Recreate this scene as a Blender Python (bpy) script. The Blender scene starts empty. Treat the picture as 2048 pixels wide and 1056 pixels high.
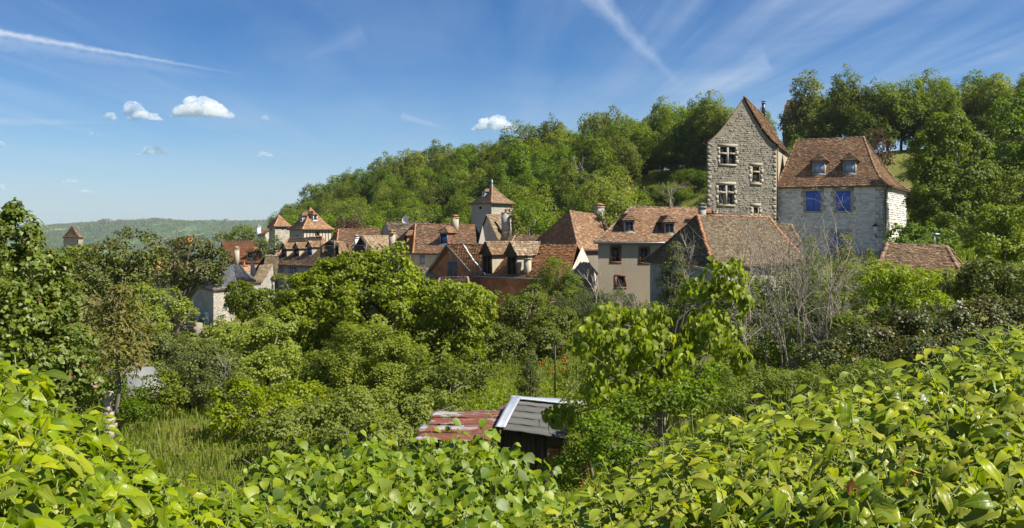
import bpy, math, random
import numpy as np
from mathutils import Vector, Matrix, noise
S = bpy.context.scene
COL = S.collection
PI = math.pi
rng = np.random.RandomState(7)
random.seed(7)
F = 1950.0          # focal length in pixels of the 2048 wide photograph
HY = 470.0          # eye level in those pixels

# ---------------------------------------------------------------- camera, sky, sun, exposure
cam_d = bpy.data.cameras.new('camera'); cam = bpy.data.objects.new('camera', cam_d); COL.objects.link(cam)
cam.location = (0, 0, 0); cam.rotation_euler = (PI / 2, 0, 0)
cam_d.sensor_width = 36; cam_d.lens = F / 2048 * 36
cam_d.shift_y = -(528 - HY) / 2048
cam_d.clip_start = 0.05; cam_d.clip_end = 30000
S.camera = cam
SUN_AZ = math.radians(107); SUN_EL = math.radians(49)   # clockwise from +Y
SUN_V = Vector((math.sin(SUN_AZ) * math.cos(SUN_EL), math.cos(SUN_AZ) * math.cos(SUN_EL), math.sin(SUN_EL)))
sl = bpy.data.lights.new('sun', 'SUN'); sl.energy = 5.0; sl.angle = math.radians(0.5); sl.color = (1.0, 0.94, 0.82)
so = bpy.data.objects.new('sun', sl); COL.objects.link(so)
so.rotation_euler = (-SUN_V).to_track_quat('-Z', 'Y').to_euler()
S.view_settings.view_transform = 'Standard'; S.view_settings.look = 'None'
S.view_settings.exposure = 1.06; S.view_settings.gamma = 1; S.view_settings.use_curve_mapping = False
S.render.engine = 'CYCLES'
cy = S.cycles
cy.max_bounces = 8; cy.diffuse_bounces = 4; cy.glossy_bounces = 2; cy.transmission_bounces = 4
cy.transparent_max_bounces = 8; cy.volume_bounces = 6
cy.use_denoising = True
try: cy.denoiser = 'OPENIMAGEDENOISE'
except Exception: pass
cy.sample_clamp_indirect = 6; cy.caustics_reflective = False; cy.caustics_refractive = False

# ---------------------------------------------------------------- node helper
class NT:
    def __init__(s, tree):
        s.t = tree; s.n = tree.nodes; s.l = tree.links
    def new(s, typ, **kw):
        nd = s.n.new(typ)
        ins = kw.pop('ins', {})
        for k, v in kw.items(): setattr(nd, k, v)
        for k, v in ins.items(): s.set(nd.inputs[k], v)
        return nd
    def set(s, sock, v):
        if isinstance(v, bpy.types.NodeSocket): s.l.new(v, sock)
        elif isinstance(v, bpy.types.Node): s.l.new(v.outputs[0], sock)
        else:
            if hasattr(sock.default_value, '__len__') and isinstance(v, (tuple, list)) and len(sock.default_value) == 4 and len(v) == 3: v = (*v, 1)
            sock.default_value = v
    def math(s, op, a, b=0.0, c=None, clamp=False):
        nd = s.new('ShaderNodeMath', operation=op, use_clamp=clamp)
        s.set(nd.inputs[0], a); s.set(nd.inputs[1], b)
        if c is not None: s.set(nd.inputs[2], c)
        return nd.outputs[0]
    def vmath(s, op, a, b=(0, 0, 0)):
        nd = s.new('ShaderNodeVectorMath', operation=op)
        s.set(nd.inputs[0], a); s.set(nd.inputs[1], b)
        return nd
    def mix(s, f, a, b, mode='MIX'):
        nd = s.new('ShaderNodeMix', data_type='RGBA', blend_type=mode)
        s.set(nd.inputs[0], f); s.set(nd.inputs[6], a); s.set(nd.inputs[7], b)
        return nd.outputs[2]
    def ramp(s, f, stops, interp='LINEAR'):
        nd = s.new('ShaderNodeValToRGB'); nd.color_ramp.interpolation = interp
        e = nd.color_ramp.elements
        while len(e) < len(stops): e.new(0.5)
        for k, (p, c) in enumerate(stops):
            e[k].position = p
            if not hasattr(c, '__len__'): c = (c, c, c)
            e[k].color = (*c, 1)
        s.set(nd.inputs[0], f)
        return nd.outputs[0]
    def noise(s, vec, scale, detail=3, rough=0.55, dist=0.0):
        nd = s.new('ShaderNodeTexNoise', ins={'Scale': scale, 'Detail': detail, 'Roughness': rough, 'Distortion': dist})
        if vec is not None: s.set(nd.inputs['Vector'], vec)
        return nd.outputs[0]

# world: physical sky with thin cirrus and two vapour trails high above
W = bpy.data.worlds.new('World'); S.world = W; W.use_nodes = True
w = NT(W.node_tree); w.n.clear()
sky = w.new('ShaderNodeTexSky', sky_type='NISHITA'); sky.sun_disc = False
sky.sun_elevation = SUN_EL; sky.sun_rotation = SUN_AZ; sky.altitude = 300; sky.air_density = 1.0; sky.dust_density = 0.35; sky.ozone_density = 2.2
tc = w.new('ShaderNodeTexCoord')
D = tc.outputs['Generated']
sep = w.new('ShaderNodeSeparateXYZ', ins={0: D})
dx, dy, dz = sep.outputs
# project the direction on a high plane: thin cloud layer coordinates
zz = w.math('MAXIMUM', dz, 0.012)
cx_ = w.math('DIVIDE', dx, zz); cy_ = w.math('DIVIDE', dy, zz)
pl = w.new('ShaderNodeCombineXYZ', ins={0: w.math('MULTIPLY', cx_, 1.0), 1: w.math('MULTIPLY', cy_, 0.45), 2: 0.0}).outputs[0]
n1 = w.noise(pl, 0.32, 6, 0.58, 0.6)
st = w.new('ShaderNodeMapping', ins={'Vector': pl, 'Rotation': (0, 0, 0.18), 'Scale': (1.15, 0.16, 1)}).outputs[0]
n2 = w.noise(st, 0.9, 6, 0.62, 0.8)
cir = w.math('MULTIPLY', w.ramp(n1, [(0.34, 0.0), (0.66, 1.0)]), w.ramp(n2, [(0.36, 0.10), (0.70, 1.0)]))
# more of it to the right of the view
az = w.math('ARCTAN2', dx, dy)
side = w.ramp(w.math('MULTIPLY_ADD', az, 0.8, 0.5), [(0.28, 0.45), (0.46, 0.22), (0.58, 0.75), (0.72, 1.15)])
cir = w.math('MULTIPLY', cir, side)
elev = w.math('ARCSINE', dz)
def trail(a0, e0, a1, e1, wid, soft, amp, scale=90):
    """a straight vapour trail between two sky directions, amp 0..1"""
    v0 = Vector((math.sin(a0) * math.cos(e0), math.cos(a0) * math.cos(e0), math.sin(e0)))
    v1 = Vector((math.sin(a1) * math.cos(e1), math.cos(a1) * math.cos(e1), math.sin(e1)))
    nn = v0.cross(v1).normalized(); along = (v1 - v0).normalized(); L = (v1 - v0).length; st_ = along.dot(v0)
    jit = w.noise(D, scale, 4, 0.6)
    d = w.vmath('DOT_PRODUCT', D, tuple(nn)).outputs['Value']
    t = w.math('DIVIDE', w.math('SUBTRACT', w.vmath('DOT_PRODUCT', D, tuple(along)).outputs['Value'], st_), L)
    wd = w.math('MULTIPLY_ADD', w.math('SUBTRACT', 1.0, t), soft, wid)
    dj = w.math('ABSOLUTE', w.math('ADD', d, w.math('MULTIPLY', w.math('SUBTRACT', jit, 0.5), w.math('MULTIPLY', wd, 1.4))))
    m = w.math('SUBTRACT', 1.0, w.math('DIVIDE', dj, wd), clamp=True)
    ends = w.ramp(t, [(0.0, 0.0), (0.04, 1.0), (0.55, 0.7), (1.0, 0.0)])
    return w.math('MULTIPLY', w.math('MULTIPLY', m, ends), w.math('MULTIPLY_ADD', jit, amp, amp * 0.5))
def AE(px, py):
    x = (px - 1024) / F; z = (HY - py) / F
    return math.atan2(x, 1), math.atan2(z, math.hypot(x, 1))
tr1 = trail(*AE(-60, 55), *AE(500, 152), 0.0012, 0.0028, 0.75, 120)
tr1b = trail(*AE(-60, 68), *AE(470, 160), 0.003, 0.010, 0.28, 160)
tr2 = trail(*AE(1170, -30), *AE(1365, 178), 0.004, 0.012, 0.42, 50)
tr3 = trail(*AE(1540, 120), *AE(1360, 205), 0.005, 0.014, 0.22, 40)
tr4 = trail(*AE(800, 230), *AE(915, 265), 0.0012, 0.004, 0.28, 60)
tr5 = trail(*AE(730, 65), *AE(590, 125), 0.004, 0.010, 0.12, 40)
tr6 = trail(*AE(-40, 243), *AE(230, 246), 0.0015, 0.004, 0.3, 40)
tot = cir
cirw = w.math('MULTIPLY', cir, 0.95)
acc = cirw
for t_ in (tr1, tr1b, tr2, tr3, tr4, tr5, tr6): acc = w.math('ADD', acc, t_)
low = w.ramp(dz, [(0.0, 0.50), (0.035, 0.40), (0.10, 0.12), (0.17, 0.0)])      # milky air near the horizon
acc = w.math('ADD', acc, low, clamp=True)
cloudcol = w.mix(w.ramp(dz, [(0.0, 0.0), (0.25, 1.0)]), (3.2, 3.6, 4.2), (4.2, 4.9, 5.9))
tint = w.mix(1.0, sky.outputs[0], w.ramp(dz, [(0.0, (.52, .66, .80)), (0.09, (.31, .52, .72)), (0.19, (.15, .37, .62)), (0.30, (.12, .33, .58))]), 'MULTIPLY')
skyc = w.mix(acc, tint, cloudcol)
bg = w.new('ShaderNodeBackground', ins={'Color': skyc, 'Strength': 0.08})
wo = w.new('ShaderNodeOutputWorld', ins={0: bg.outputs[0]})

# ---------------------------------------------------------------- geometry helpers
def P(px, py, Y): return Vector(((px - 1024) / F * Y, Y, (HY - py) / F * Y))
def XY(px, Y): return Vector(((px - 1024) / F * Y, Y))
def link(o, parent=None):
    COL.objects.link(o)
    if parent is not None: o.parent = parent
    return o
def tag(o, label=None, cat=None, group=None, kind=None):
    if label: o['label'] = label
    if cat: o['category'] = cat
    if group: o['group'] = group
    if kind: o['kind'] = kind
    return o
def thing(name, label, cat, loc, group=None):
    o = bpy.data.objects.new(name, None); o.location = loc; o.empty_display_size = 0.3
    link(o); return tag(o, label, cat, group)
def np_mesh(name, V, Fs, mat=None, smooth=False, attrs=None, uv=None):
    """V (n,3), Fs list of (m,k) index arrays"""
    me = bpy.data.meshes.new(name)
    V = np.asarray(V, dtype=np.float32)
    if not isinstance(Fs, list): Fs = [Fs]
    Fs = [np.asarray(f, dtype=np.int32) for f in Fs if len(f)]
    me.vertices.add(len(V)); me.vertices.foreach_set('co', V.ravel())
    nl = sum(f.size for f in Fs); nf = sum(len(f) for f in Fs)
    me.loops.add(nl); me.polygons.add(nf)
    if nf:
        li = np.concatenate([f.ravel() for f in Fs])
        me.loops.foreach_set('vertex_index', li)
        tot = np.concatenate([np.full(len(f), f.shape[1], np.int32) for f in Fs])
        st = np.concatenate([[0], np.cumsum(tot)[:-1]]).astype(np.int32)
        me.polygons.foreach_set('loop_start', st)
        me.polygons.foreach_set('loop_total', tot)
        if smooth: me.polygons.foreach_set('use_smooth', np.ones(nf, bool))
        if uv is not None:
            ul = me.uv_layers.new(name='UVMap')
            ul.data.foreach_set('uv', np.asarray(uv, np.float32)[li].ravel())
    if attrs:
        for k, a in attrs.items():
            at = me.attributes.new(k, 'FLOAT', 'POINT'); at.data.foreach_set('value', np.asarray(a, np.float32))
    me.update(calc_edges=True)
    if mat: me.materials.append(mat)
    return me
class MB:
    """collects polygons and turns them into one mesh object"""
    def __init__(s): s.v = []; s.f = {}; s.n = 0
    def add(s, V, Fc):
        V = [tuple(p) for p in V]
        for f in Fc: s.f.setdefault(len(f), []).append([i + s.n for i in f])
        s.v.extend(V); s.n += len(V); return s
    def addnp(s, V, Fc):
        s.v.extend(map(tuple, V)); 
        s.f.setdefault(Fc.shape[1], []).extend((Fc + s.n).tolist()); s.n += len(V); return s
    def box(s, o, ux, uy, uz, a, b):
        """box in a frame: origin o, unit axes, from a=(x,y,z) to b"""
        pts = []
        for x, y, z in ((a[0], a[1], a[2]), (b[0], a[1], a[2]), (b[0], b[1], a[2]), (a[0], b[1], a[2]), (a[0], a[1], b[2]), (b[0], a[1], b[2]), (b[0], b[1], b[2]), (a[0], b[1], b[2])):
            pts.append(o + ux * x + uy * y + uz * z)
        return s.add(pts, [(0, 3, 2, 1), (4, 5, 6, 7), (0, 1, 5, 4), (1, 2, 6, 5), (2, 3, 7, 6), (3, 0, 4, 7)])
    def tube(s, pts, rad, n=6, cap=True):
        V, Fq = tube_np(np.array([tuple(p) for p in pts]), rad, n)
        s.addnp(V, Fq)
        if cap:
            k = len(pts); b = s.n - k * n
            s.f.setdefault(n, []).append([b + i for i in range(n)][::-1]); s.f.setdefault(n, []).append([b + (k - 1) * n + i for i in range(n)])
        return s
    def build(s, name, mat, parent=None, origin=(0, 0, 0), smooth=False, kind=None, label=None):
        V = np.array(s.v, dtype=np.float64).reshape(-1, 3) - np.array(tuple(origin))
        me = np_mesh(name, V, [np.array(f) for f in s.f.values()], mat, smooth)
        o = bpy.data.objects.new(name, me); link(o, parent)
        if kind: o['kind'] = kind
        if label: o['label'] = label
        return o
def tube_np(P_, rad, n=5):
    P_ = np.asarray(P_, float); k = len(P_)
    rad = np.full(k, rad) if np.isscalar(rad) else np.asarray(rad, float)
    T = np.gradient(P_, axis=0); T /= np.linalg.norm(T, axis=1)[:, None] + 1e-9
    ref = np.array([0, 0, 1.0]) if abs(T[0, 2]) < 0.9 else np.array([1.0, 0, 0])
    A = np.cross(T, ref); A /= np.linalg.norm(A, axis=1)[:, None] + 1e-9
    B = np.cross(T, A)
    ang = np.arange(n) / n * 2 * PI
    V = P_[:, None, :] + rad[:, None, None] * (A[:, None, :] * np.cos(ang)[None, :, None] + B[:, None, :] * np.sin(ang)[None, :, None])
    i = np.arange(k - 1)[:, None] * n; j = np.arange(n)[None, :]
    Fq = np.stack([i + j, i + (j + 1) % n, i + n + (j + 1) % n, i + n + j], -1).reshape(-1, 4)
    return V.reshape(-1, 3), Fq
def nrm(a): return a / (np.linalg.norm(a, axis=-1, keepdims=True) + 1e-9)

# ---------------------------------------------------------------- materials
MATS = {}
def material(name):
    m = bpy.data.materials.new(name); m.use_nodes = True; t = NT(m.node_tree); t.n.clear(); MATS[name] = m
    return m, t
def out(t, sh, disp=None):
    o = t.new('ShaderNodeOutputMaterial'); t.set(o.inputs[0], sh)
def pbr(t, col, rough=0.8, spec=0.3, metal=0.0, bump=None, bstr=0.3, bdist=0.02):
    p = t.new('ShaderNodeBsdfPrincipled', ins={'Base Color': col, 'Roughness': rough, 'Metallic': metal, 'Specular IOR Level': spec})
    if bump is not None:
        b = t.new('ShaderNodeBump', ins={'Strength': bstr, 'Distance': bdist, 'Height': bump}); t.set(p.inputs['Normal'], b.outputs[0])
    return p.outputs[0]
def objco(t): return t.new('ShaderNodeTexCoord').outputs['Object']
def m_tile(name, cols, lichen=(0.30, 0.28, 0.20), lamt=0.35, dark=(0.035, 0.028, 0.024)):
    m, t = material(name); co = objco(t)
    r = t.new('ShaderNodeNewGeometry').outputs['Random Per Island']
    n = len(cols)
    c = t.ramp(r, [(k / n, q) for k, q in enumerate(cols)], 'CONSTANT')
    big = t.noise(co, 0.55, 4, 0.6)
    c = t.mix(t.ramp(big, [(0.35, 0.0), (0.62, 0.55)]), c, tuple(np.mean(cols, axis=0) * 0.62))
    l = t.noise(co, 5.0, 3, 0.7)
    c = t.mix(t.ramp(l, [(0.54, 0.0), (0.68, lamt)]), c, lichen)
    l2 = t.noise(co, 9.0, 2, 0.6)
    c = t.mix(t.ramp(l2, [(0.60, 0.0), (0.72, 0.6)]), c, dark)
    out(t, pbr(t, c, 0.9, 0.15, bump=t.noise(co, 30, 2), bstr=0.5)); return m
def m_stone(name, cols, var=0.5, scale=0.8, bump=14):
    m, t = material(name); co = objco(t)
    r = t.new('ShaderNodeNewGeometry').outputs['Random Per Island']
    oi = t.new('ShaderNodeObjectInfo').outputs['Random']
    rr = t.math('FRACT', t.math('ADD', r, oi))
    n = len(cols)
    c = t.ramp(rr, [(k / max(1, n - 1), q) for k, q in enumerate(cols)])
    a = t.noise(co, scale, 5, 0.65)
    c = t.mix(t.ramp(a, [(0.35, 0.0), (0.7, var)]), c, tuple(np.mean(cols, axis=0) * 0.55))
    b = t.noise(co, bump, 4, 0.65)
    c = t.mix(t.ramp(b, [(0.3, 0.35), (0.6, 0.0)]), c, tuple(np.mean(cols, axis=0) * 0.4))
    out(t, pbr(t, c, 0.92, 0.15, bump=b, bstr=0.6, bdist=0.03)); return m
def m_rubble(name, cols, mortar, sx=3.2, sz=6.0, bmp=0.7):
    """far rubble wall: stones in courses from a cell pattern with relief"""
    m, t = material(name); co = objco(t)
    mp = t.new('ShaderNodeMapping', ins={'Vector': co, 'Scale': (sx, sx, sz)}).outputs[0]
    v = t.new('ShaderNodeTexVoronoi', ins={'Vector': mp, 'Scale': 1.0, 'Randomness': 0.85})
    d = t.new('ShaderNodeTexVoronoi', feature='DISTANCE_TO_EDGE', ins={'Vector': mp, 'Scale': 1.0, 'Randomness': 0.85}).outputs[0]
    sc = t.new('ShaderNodeSeparateColor', ins={0: v.outputs['Color']}).outputs[0]
    c = t.ramp(sc, [(k / (len(cols) - 1), q) for k, q in enumerate(cols)])
    e = t.ramp(d, [(0.03, 0.0), (0.12, 1.0)])
    c = t.mix(e, mortar, c)
    a = t.noise(co, 0.7, 5, 0.65)
    c = t.mix(t.ramp(a, [(0.4, 0.0), (0.75, 0.5)]), c, tuple(np.array(mortar) * 0.5))
    out(t, pbr(t, c, 0.92, 0.1, bump=e, bstr=bmp, bdist=0.04)); return m
def m_plaster(name, c0, c1, scale=0.7):
    m, t = material(name); co = objco(t)
    a = t.noise(co, scale, 6, 0.65)
    c = t.mix(t.ramp(a, [(0.3, 0.0), (0.7, 1.0)]), c0, c1)
    st = t.new('ShaderNodeMapping', ins={'Vector': co, 'Scale': (3, 3, 0.3)}).outputs[0]
    s = t.noise(st, 1.0, 4, 0.6)
    c = t.mix(t.ramp(s, [(0.55, 0.0), (0.75, 0.35)]), c, tuple(np.array(c1) * 0.5))
    out(t, pbr(t, c, 0.93, 0.1, bump=t.noise(co, 18, 4), bstr=0.25)); return m
def m_wood(name, c0, c1, axis=2):
    m, t = material(name); co = objco(t)
    sc = [14, 14, 14]; sc[axis] = 0.8
    st = t.new('ShaderNodeMapping', ins={'Vector': co, 'Scale': tuple(sc)}).outputs[0]
    a = t.noise(st, 1.0, 4, 0.6)
    oi = t.new('ShaderNodeObjectInfo').outputs['Random']
    c = t.mix(t.math('MULTIPLY_ADD', oi, 0.3, t.math('MULTIPLY', a, 0.8)), c0, c1)
    out(t, pbr(t, c, 0.85, 0.2, bump=a, bstr=0.4)); return m
def m_plain(name, c, rough=0.6, spec=0.4, metal=0.0, var=0.25, scale=6):
    m, t = material(name); co = objco(t)
    a = t.noise(co, scale, 4, 0.6)
    cc = t.mix(t.ramp(a, [(0.35, 0.0), (0.75, 1.0)]), c, tuple(np.array(c) * (1 - var)))
    out(t, pbr(t, cc, rough, spec, metal)); return m
def m_leaf(name, stops, transl=0.35, rough=0.5, spec=0.35, vein=None, tcol=None, hue=0.03, patch=0.0, patchcol=None):
    """leaf: colour by leaf and by clump, thin and partly translucent"""
    m, t = material(name)
    at = t.new('ShaderNodeAttribute', attribute_name='rnd').outputs['Fac']
    oi = t.new('ShaderNodeObjectInfo').outputs['Random']
    c = t.ramp(at, stops)
    if patch:
        pn = t.noise(objco(t), 0.35, 4, 0.6)
        c = t.mix(t.ramp(pn, [(0.5, 0.0), (0.7, patch)]), c, patchcol)
    hs = t.new('ShaderNodeHueSaturation', ins={'Hue': t.math('MULTIPLY_ADD', oi, hue, 0.486 - hue / 2), 'Saturation': t.math('MULTIPLY_ADD', oi, 0.2, 0.9), 'Value': t.math('MULTIPLY_ADD', t.math('FRACT', t.math('MULTIPLY', oi, 7.31)), 0.46, 0.86), 'Color': c}).outputs[0]
    c = hs; bump = None
    if vein is not None:
        uv = t.new('ShaderNodeUVMap').outputs[0]
        sp = t.new('ShaderNodeSeparateXYZ', ins={0: uv}); u, v = sp.outputs[0], sp.outputs[1]
        av = t.math('ABSOLUTE', t.math('SUBTRACT', v, 0.5))
        mid = t.ramp(av, [(0.0, 1.0), (0.035, 0.0)])
        w_ = t.math('FRACT', t.math('MULTIPLY', t.math('SUBTRACT', u, t.math('MULTIPLY', av, 0.9)), 6.0))
        side_ = t.math('MULTIPLY', t.ramp(t.math('ABSOLUTE', t.math('SUBTRACT', w_, 0.5)), [(0.0, 0.55), (0.10, 0.0)]), 1.0)
        vv = t.math('MAXIMUM', mid, side_)
        c = t.mix(t.math('MULTIPLY', vv, 0.28), c, vein)
        bl = t.noise(objco(t), 14, 3, 0.6)
        c = t.mix(t.ramp(bl, [(0.45, 0.0), (0.8, 0.35)]), c, tuple(np.array(vein) * 0.55))
        bump = vv
    p = t.new('ShaderNodeBsdfPrincipled', ins={'Base Color': c, 'Roughness': rough, 'Specular IOR Level': spec})
    if bump is not None:
        b = t.new('ShaderNodeBump', ins={'Strength': 0.2, 'Distance': 0.004, 'Height': bump}); t.set(p.inputs['Normal'], b.outputs[0])
    tr = t.new('ShaderNodeBsdfTranslucent', ins={'Color': t.mix(1.0, c, tcol or (1.5, 1.5, 0.5), 'MULTIPLY')})
    mx = t.new('ShaderNodeMixShader', ins={0: transl, 1: p.outputs[0], 2: tr.outputs[0]})
    out(t, mx.outputs[0]); return m

TILE_RED = m_tile('roof_tile_red_brown', [(0.279, 0.1455, 0.0798), (0.2139, 0.1115, 0.063), (0.3255, 0.1794, 0.0966), (0.1674, 0.097, 0.0605), (0.2883, 0.1649, 0.0924), (0.372, 0.2764, 0.168), (0.2418, 0.1261, 0.0714), (0.1302, 0.0825, 0.0546)])
TILE_BRN = m_tile('roof_tile_brown', [(0.2325, 0.1406, 0.0798), (0.186, 0.1115, 0.0672), (0.279, 0.1746, 0.1008), (0.1442, 0.0921, 0.0588), (0.3348, 0.2522, 0.1554), (0.2139, 0.131, 0.0798)])
TILE_GRY = m_tile('roof_tile_grey_brown', [(0.1395, 0.1018, 0.063), (0.1116, 0.0795, 0.0504), (0.1767, 0.131, 0.0823), (0.093, 0.0679, 0.0454), (0.2139, 0.1697, 0.1092)], lamt=0.3)
TILE_ORG = m_tile('roof_tile_orange', [(0.4464, 0.1843, 0.063), (0.3348, 0.1261, 0.0462), (0.5115, 0.2522, 0.0924), (0.2604, 0.1067, 0.0462), (0.3906, 0.2134, 0.1008), (0.279, 0.1552, 0.084)])
TILE_MOT = m_tile('roof_tile_lichen_mottled', [(0.279, 0.1746, 0.1008), (0.2046, 0.1261, 0.0756), (0.372, 0.3007, 0.1932), (0.1674, 0.097, 0.0588), (0.4464, 0.3977, 0.2772), (0.279, 0.194, 0.1176)], lichen=(0.5, 0.46, 0.38), lamt=0.5)
TILE_CLEAN = m_tile('roof_tile_even_red', [(0.279, 0.1164, 0.0546), (0.2511, 0.1067, 0.0504), (0.3069, 0.1358, 0.063), (0.2325, 0.1018, 0.0504)], lamt=0.15)
SLATE = m_tile('roof_slate', [(0.10, 0.105, 0.115), (0.075, 0.08, 0.09), (0.13, 0.135, 0.14), (0.09, 0.09, 0.10)], lichen=(0.22, 0.22, 0.20), lamt=0.35, dark=(0.03, 0.03, 0.035))
HIP_ORG = m_stone('hip_tile_orange', [(0.42, 0.17, 0.08), (0.34, 0.14, 0.075), (0.50, 0.24, 0.13), (0.38, 0.22, 0.14)], 0.35, 2.0)
HIP_GRY = m_stone('hip_tile_mossy', [(0.26, 0.17, 0.11), (0.36, 0.24, 0.15), (0.20, 0.14, 0.10)], 0.5, 2.0)
STONE_TALL = m_stone('pale_rubble_stone', [(0.24, 0.21, 0.165), (0.31, 0.275, 0.215), (0.19, 0.17, 0.135), (0.275, 0.245, 0.195), (0.16, 0.145, 0.12)], 0.35)
STONE_WHT = m_stone('whitewashed_rubble_stone', [(0.68, 0.655, 0.61), (0.76, 0.74, 0.70), (0.46, 0.44, 0.405), (0.70, 0.675, 0.63), (0.55, 0.53, 0.49)], 0.3)
STONE_Q = m_stone('dressed_quoin_stone', [(0.33, 0.295, 0.235), (0.38, 0.34, 0.275), (0.29, 0.26, 0.205)], 0.3, 1.6)
STONE_QG = m_stone('grey_dressed_stone', [(0.40, 0.37, 0.33), (0.50, 0.47, 0.43), (0.34, 0.31, 0.28)], 0.4, 1.6)
MORTAR = m_plaster('lime_mortar', (0.25, 0.22, 0.175), (0.20, 0.178, 0.142), 1.2)
MORTAR_W = m_plaster('white_mortar', (0.70, 0.675, 0.63), (0.62, 0.595, 0.55), 1.2)
RUB_PALE = m_rubble('pale_rubble_wall', [(0.42, 0.385, 0.32), (0.33, 0.30, 0.25), (0.47, 0.43, 0.365), (0.27, 0.245, 0.21)], (0.36, 0.33, 0.275))
RUB_GREY = m_rubble('grey_rubble_wall', [(0.40, 0.38, 0.34), (0.32, 0.30, 0.27), (0.48, 0.45, 0.40), (0.26, 0.25, 0.23)], (0.36, 0.34, 0.30))
PL_BEIGE = m_plaster('beige_render', (0.36, 0.30, 0.225), (0.31, 0.26, 0.195))
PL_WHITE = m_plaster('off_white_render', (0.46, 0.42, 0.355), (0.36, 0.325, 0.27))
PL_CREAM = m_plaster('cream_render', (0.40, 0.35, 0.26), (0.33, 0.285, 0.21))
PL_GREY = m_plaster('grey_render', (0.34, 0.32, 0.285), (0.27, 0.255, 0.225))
PL_YEL = m_plaster('ochre_render', (0.52, 0.36, 0.18), (0.42, 0.30, 0.16))
PL_GABLE = m_plaster('weathered_white_render', (0.62, 0.60, 0.55), (0.40, 0.37, 0.32), 0.9)
BRICK = m_rubble('orange_brick_wall', [(0.38, 0.14, 0.06), (0.46, 0.19, 0.08), (0.30, 0.11, 0.05), (0.50, 0.26, 0.14)], (0.34, 0.17, 0.09), 1.6, 2.2, 0.3)
BLUE = m_plain('blue_shutter_paint', (0.075, 0.17, 0.60), 0.5, 0.3, var=0.15)
BLUE_F = m_plain('blue_frame_paint', (0.10, 0.20, 0.42), 0.5, 0.3)
BLUE_P = m_plain('pale_blue_shutter_paint', (0.16, 0.25, 0.50), 0.6, 0.3)
WHITE_P = m_plain('white_paint', (0.75, 0.75, 0.72), 0.5, 0.3)
BEIGE_P = m_plain('beige_window_frame_paint', (0.42, 0.33, 0.20), 0.6, 0.3)
BRICK_TRIM = m_plain('red_brick_window_surround', (0.19, 0.085, 0.06), 0.85, 0.2, scale=12)
SHADE_IN = m_plain('painted_interior_shade', (0.012, 0.012, 0.014), 0.9, 0.1)  # near-black colour stands in for the shade of unlit rooms and recesses
OLDWOOD = m_wood('weathered_wood', (0.09, 0.075, 0.06), (0.22, 0.19, 0.16))
DARKWOOD = m_wood('dark_timber', (0.05, 0.035, 0.025), (0.12, 0.085, 0.06))
EAVE = m_wood('eave_board', (0.10, 0.07, 0.05), (0.20, 0.15, 0.11))
ZINC = m_plain('zinc', (0.33, 0.35, 0.37), 0.45, 0.5, 0.6)
BROWNPIPE = m_plain('brown_downpipe', (0.10, 0.055, 0.045), 0.5, 0.4)
BLACKM = m_plain('black_metal', (0.02, 0.02, 0.022), 0.5, 0.4, 0.3)
TERRA = m_plain('terracotta', (0.50, 0.19, 0.075), 0.8, 0.2, scale=10)
m, t = material('window_glass'); out(t, pbr(t, (0.020, 0.028, 0.040), 0.06, 0.9)); GLASS = m
m, t = material('pale_window_glass'); out(t, pbr(t, (0.22, 0.30, 0.40), 0.08, 0.9)); GLASS_L = m
BARK = m_stone('grey_bark', [(0.16, 0.14, 0.11), (0.22, 0.19, 0.155), (0.11, 0.09, 0.07)], 0.4, 3)
BARK_D = m_stone('dark_bark', [(0.06, 0.05, 0.04), (0.09, 0.075, 0.06)], 0.4, 3)
TWIG = m_stone('pale_bare_twig', [(0.33, 0.285, 0.23), (0.26, 0.22, 0.175), (0.40, 0.355, 0.295)], 0.3, 3)
STEMG = m_plain('green_stem', (0.22, 0.26, 0.07), 0.6, 0.3)

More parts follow.
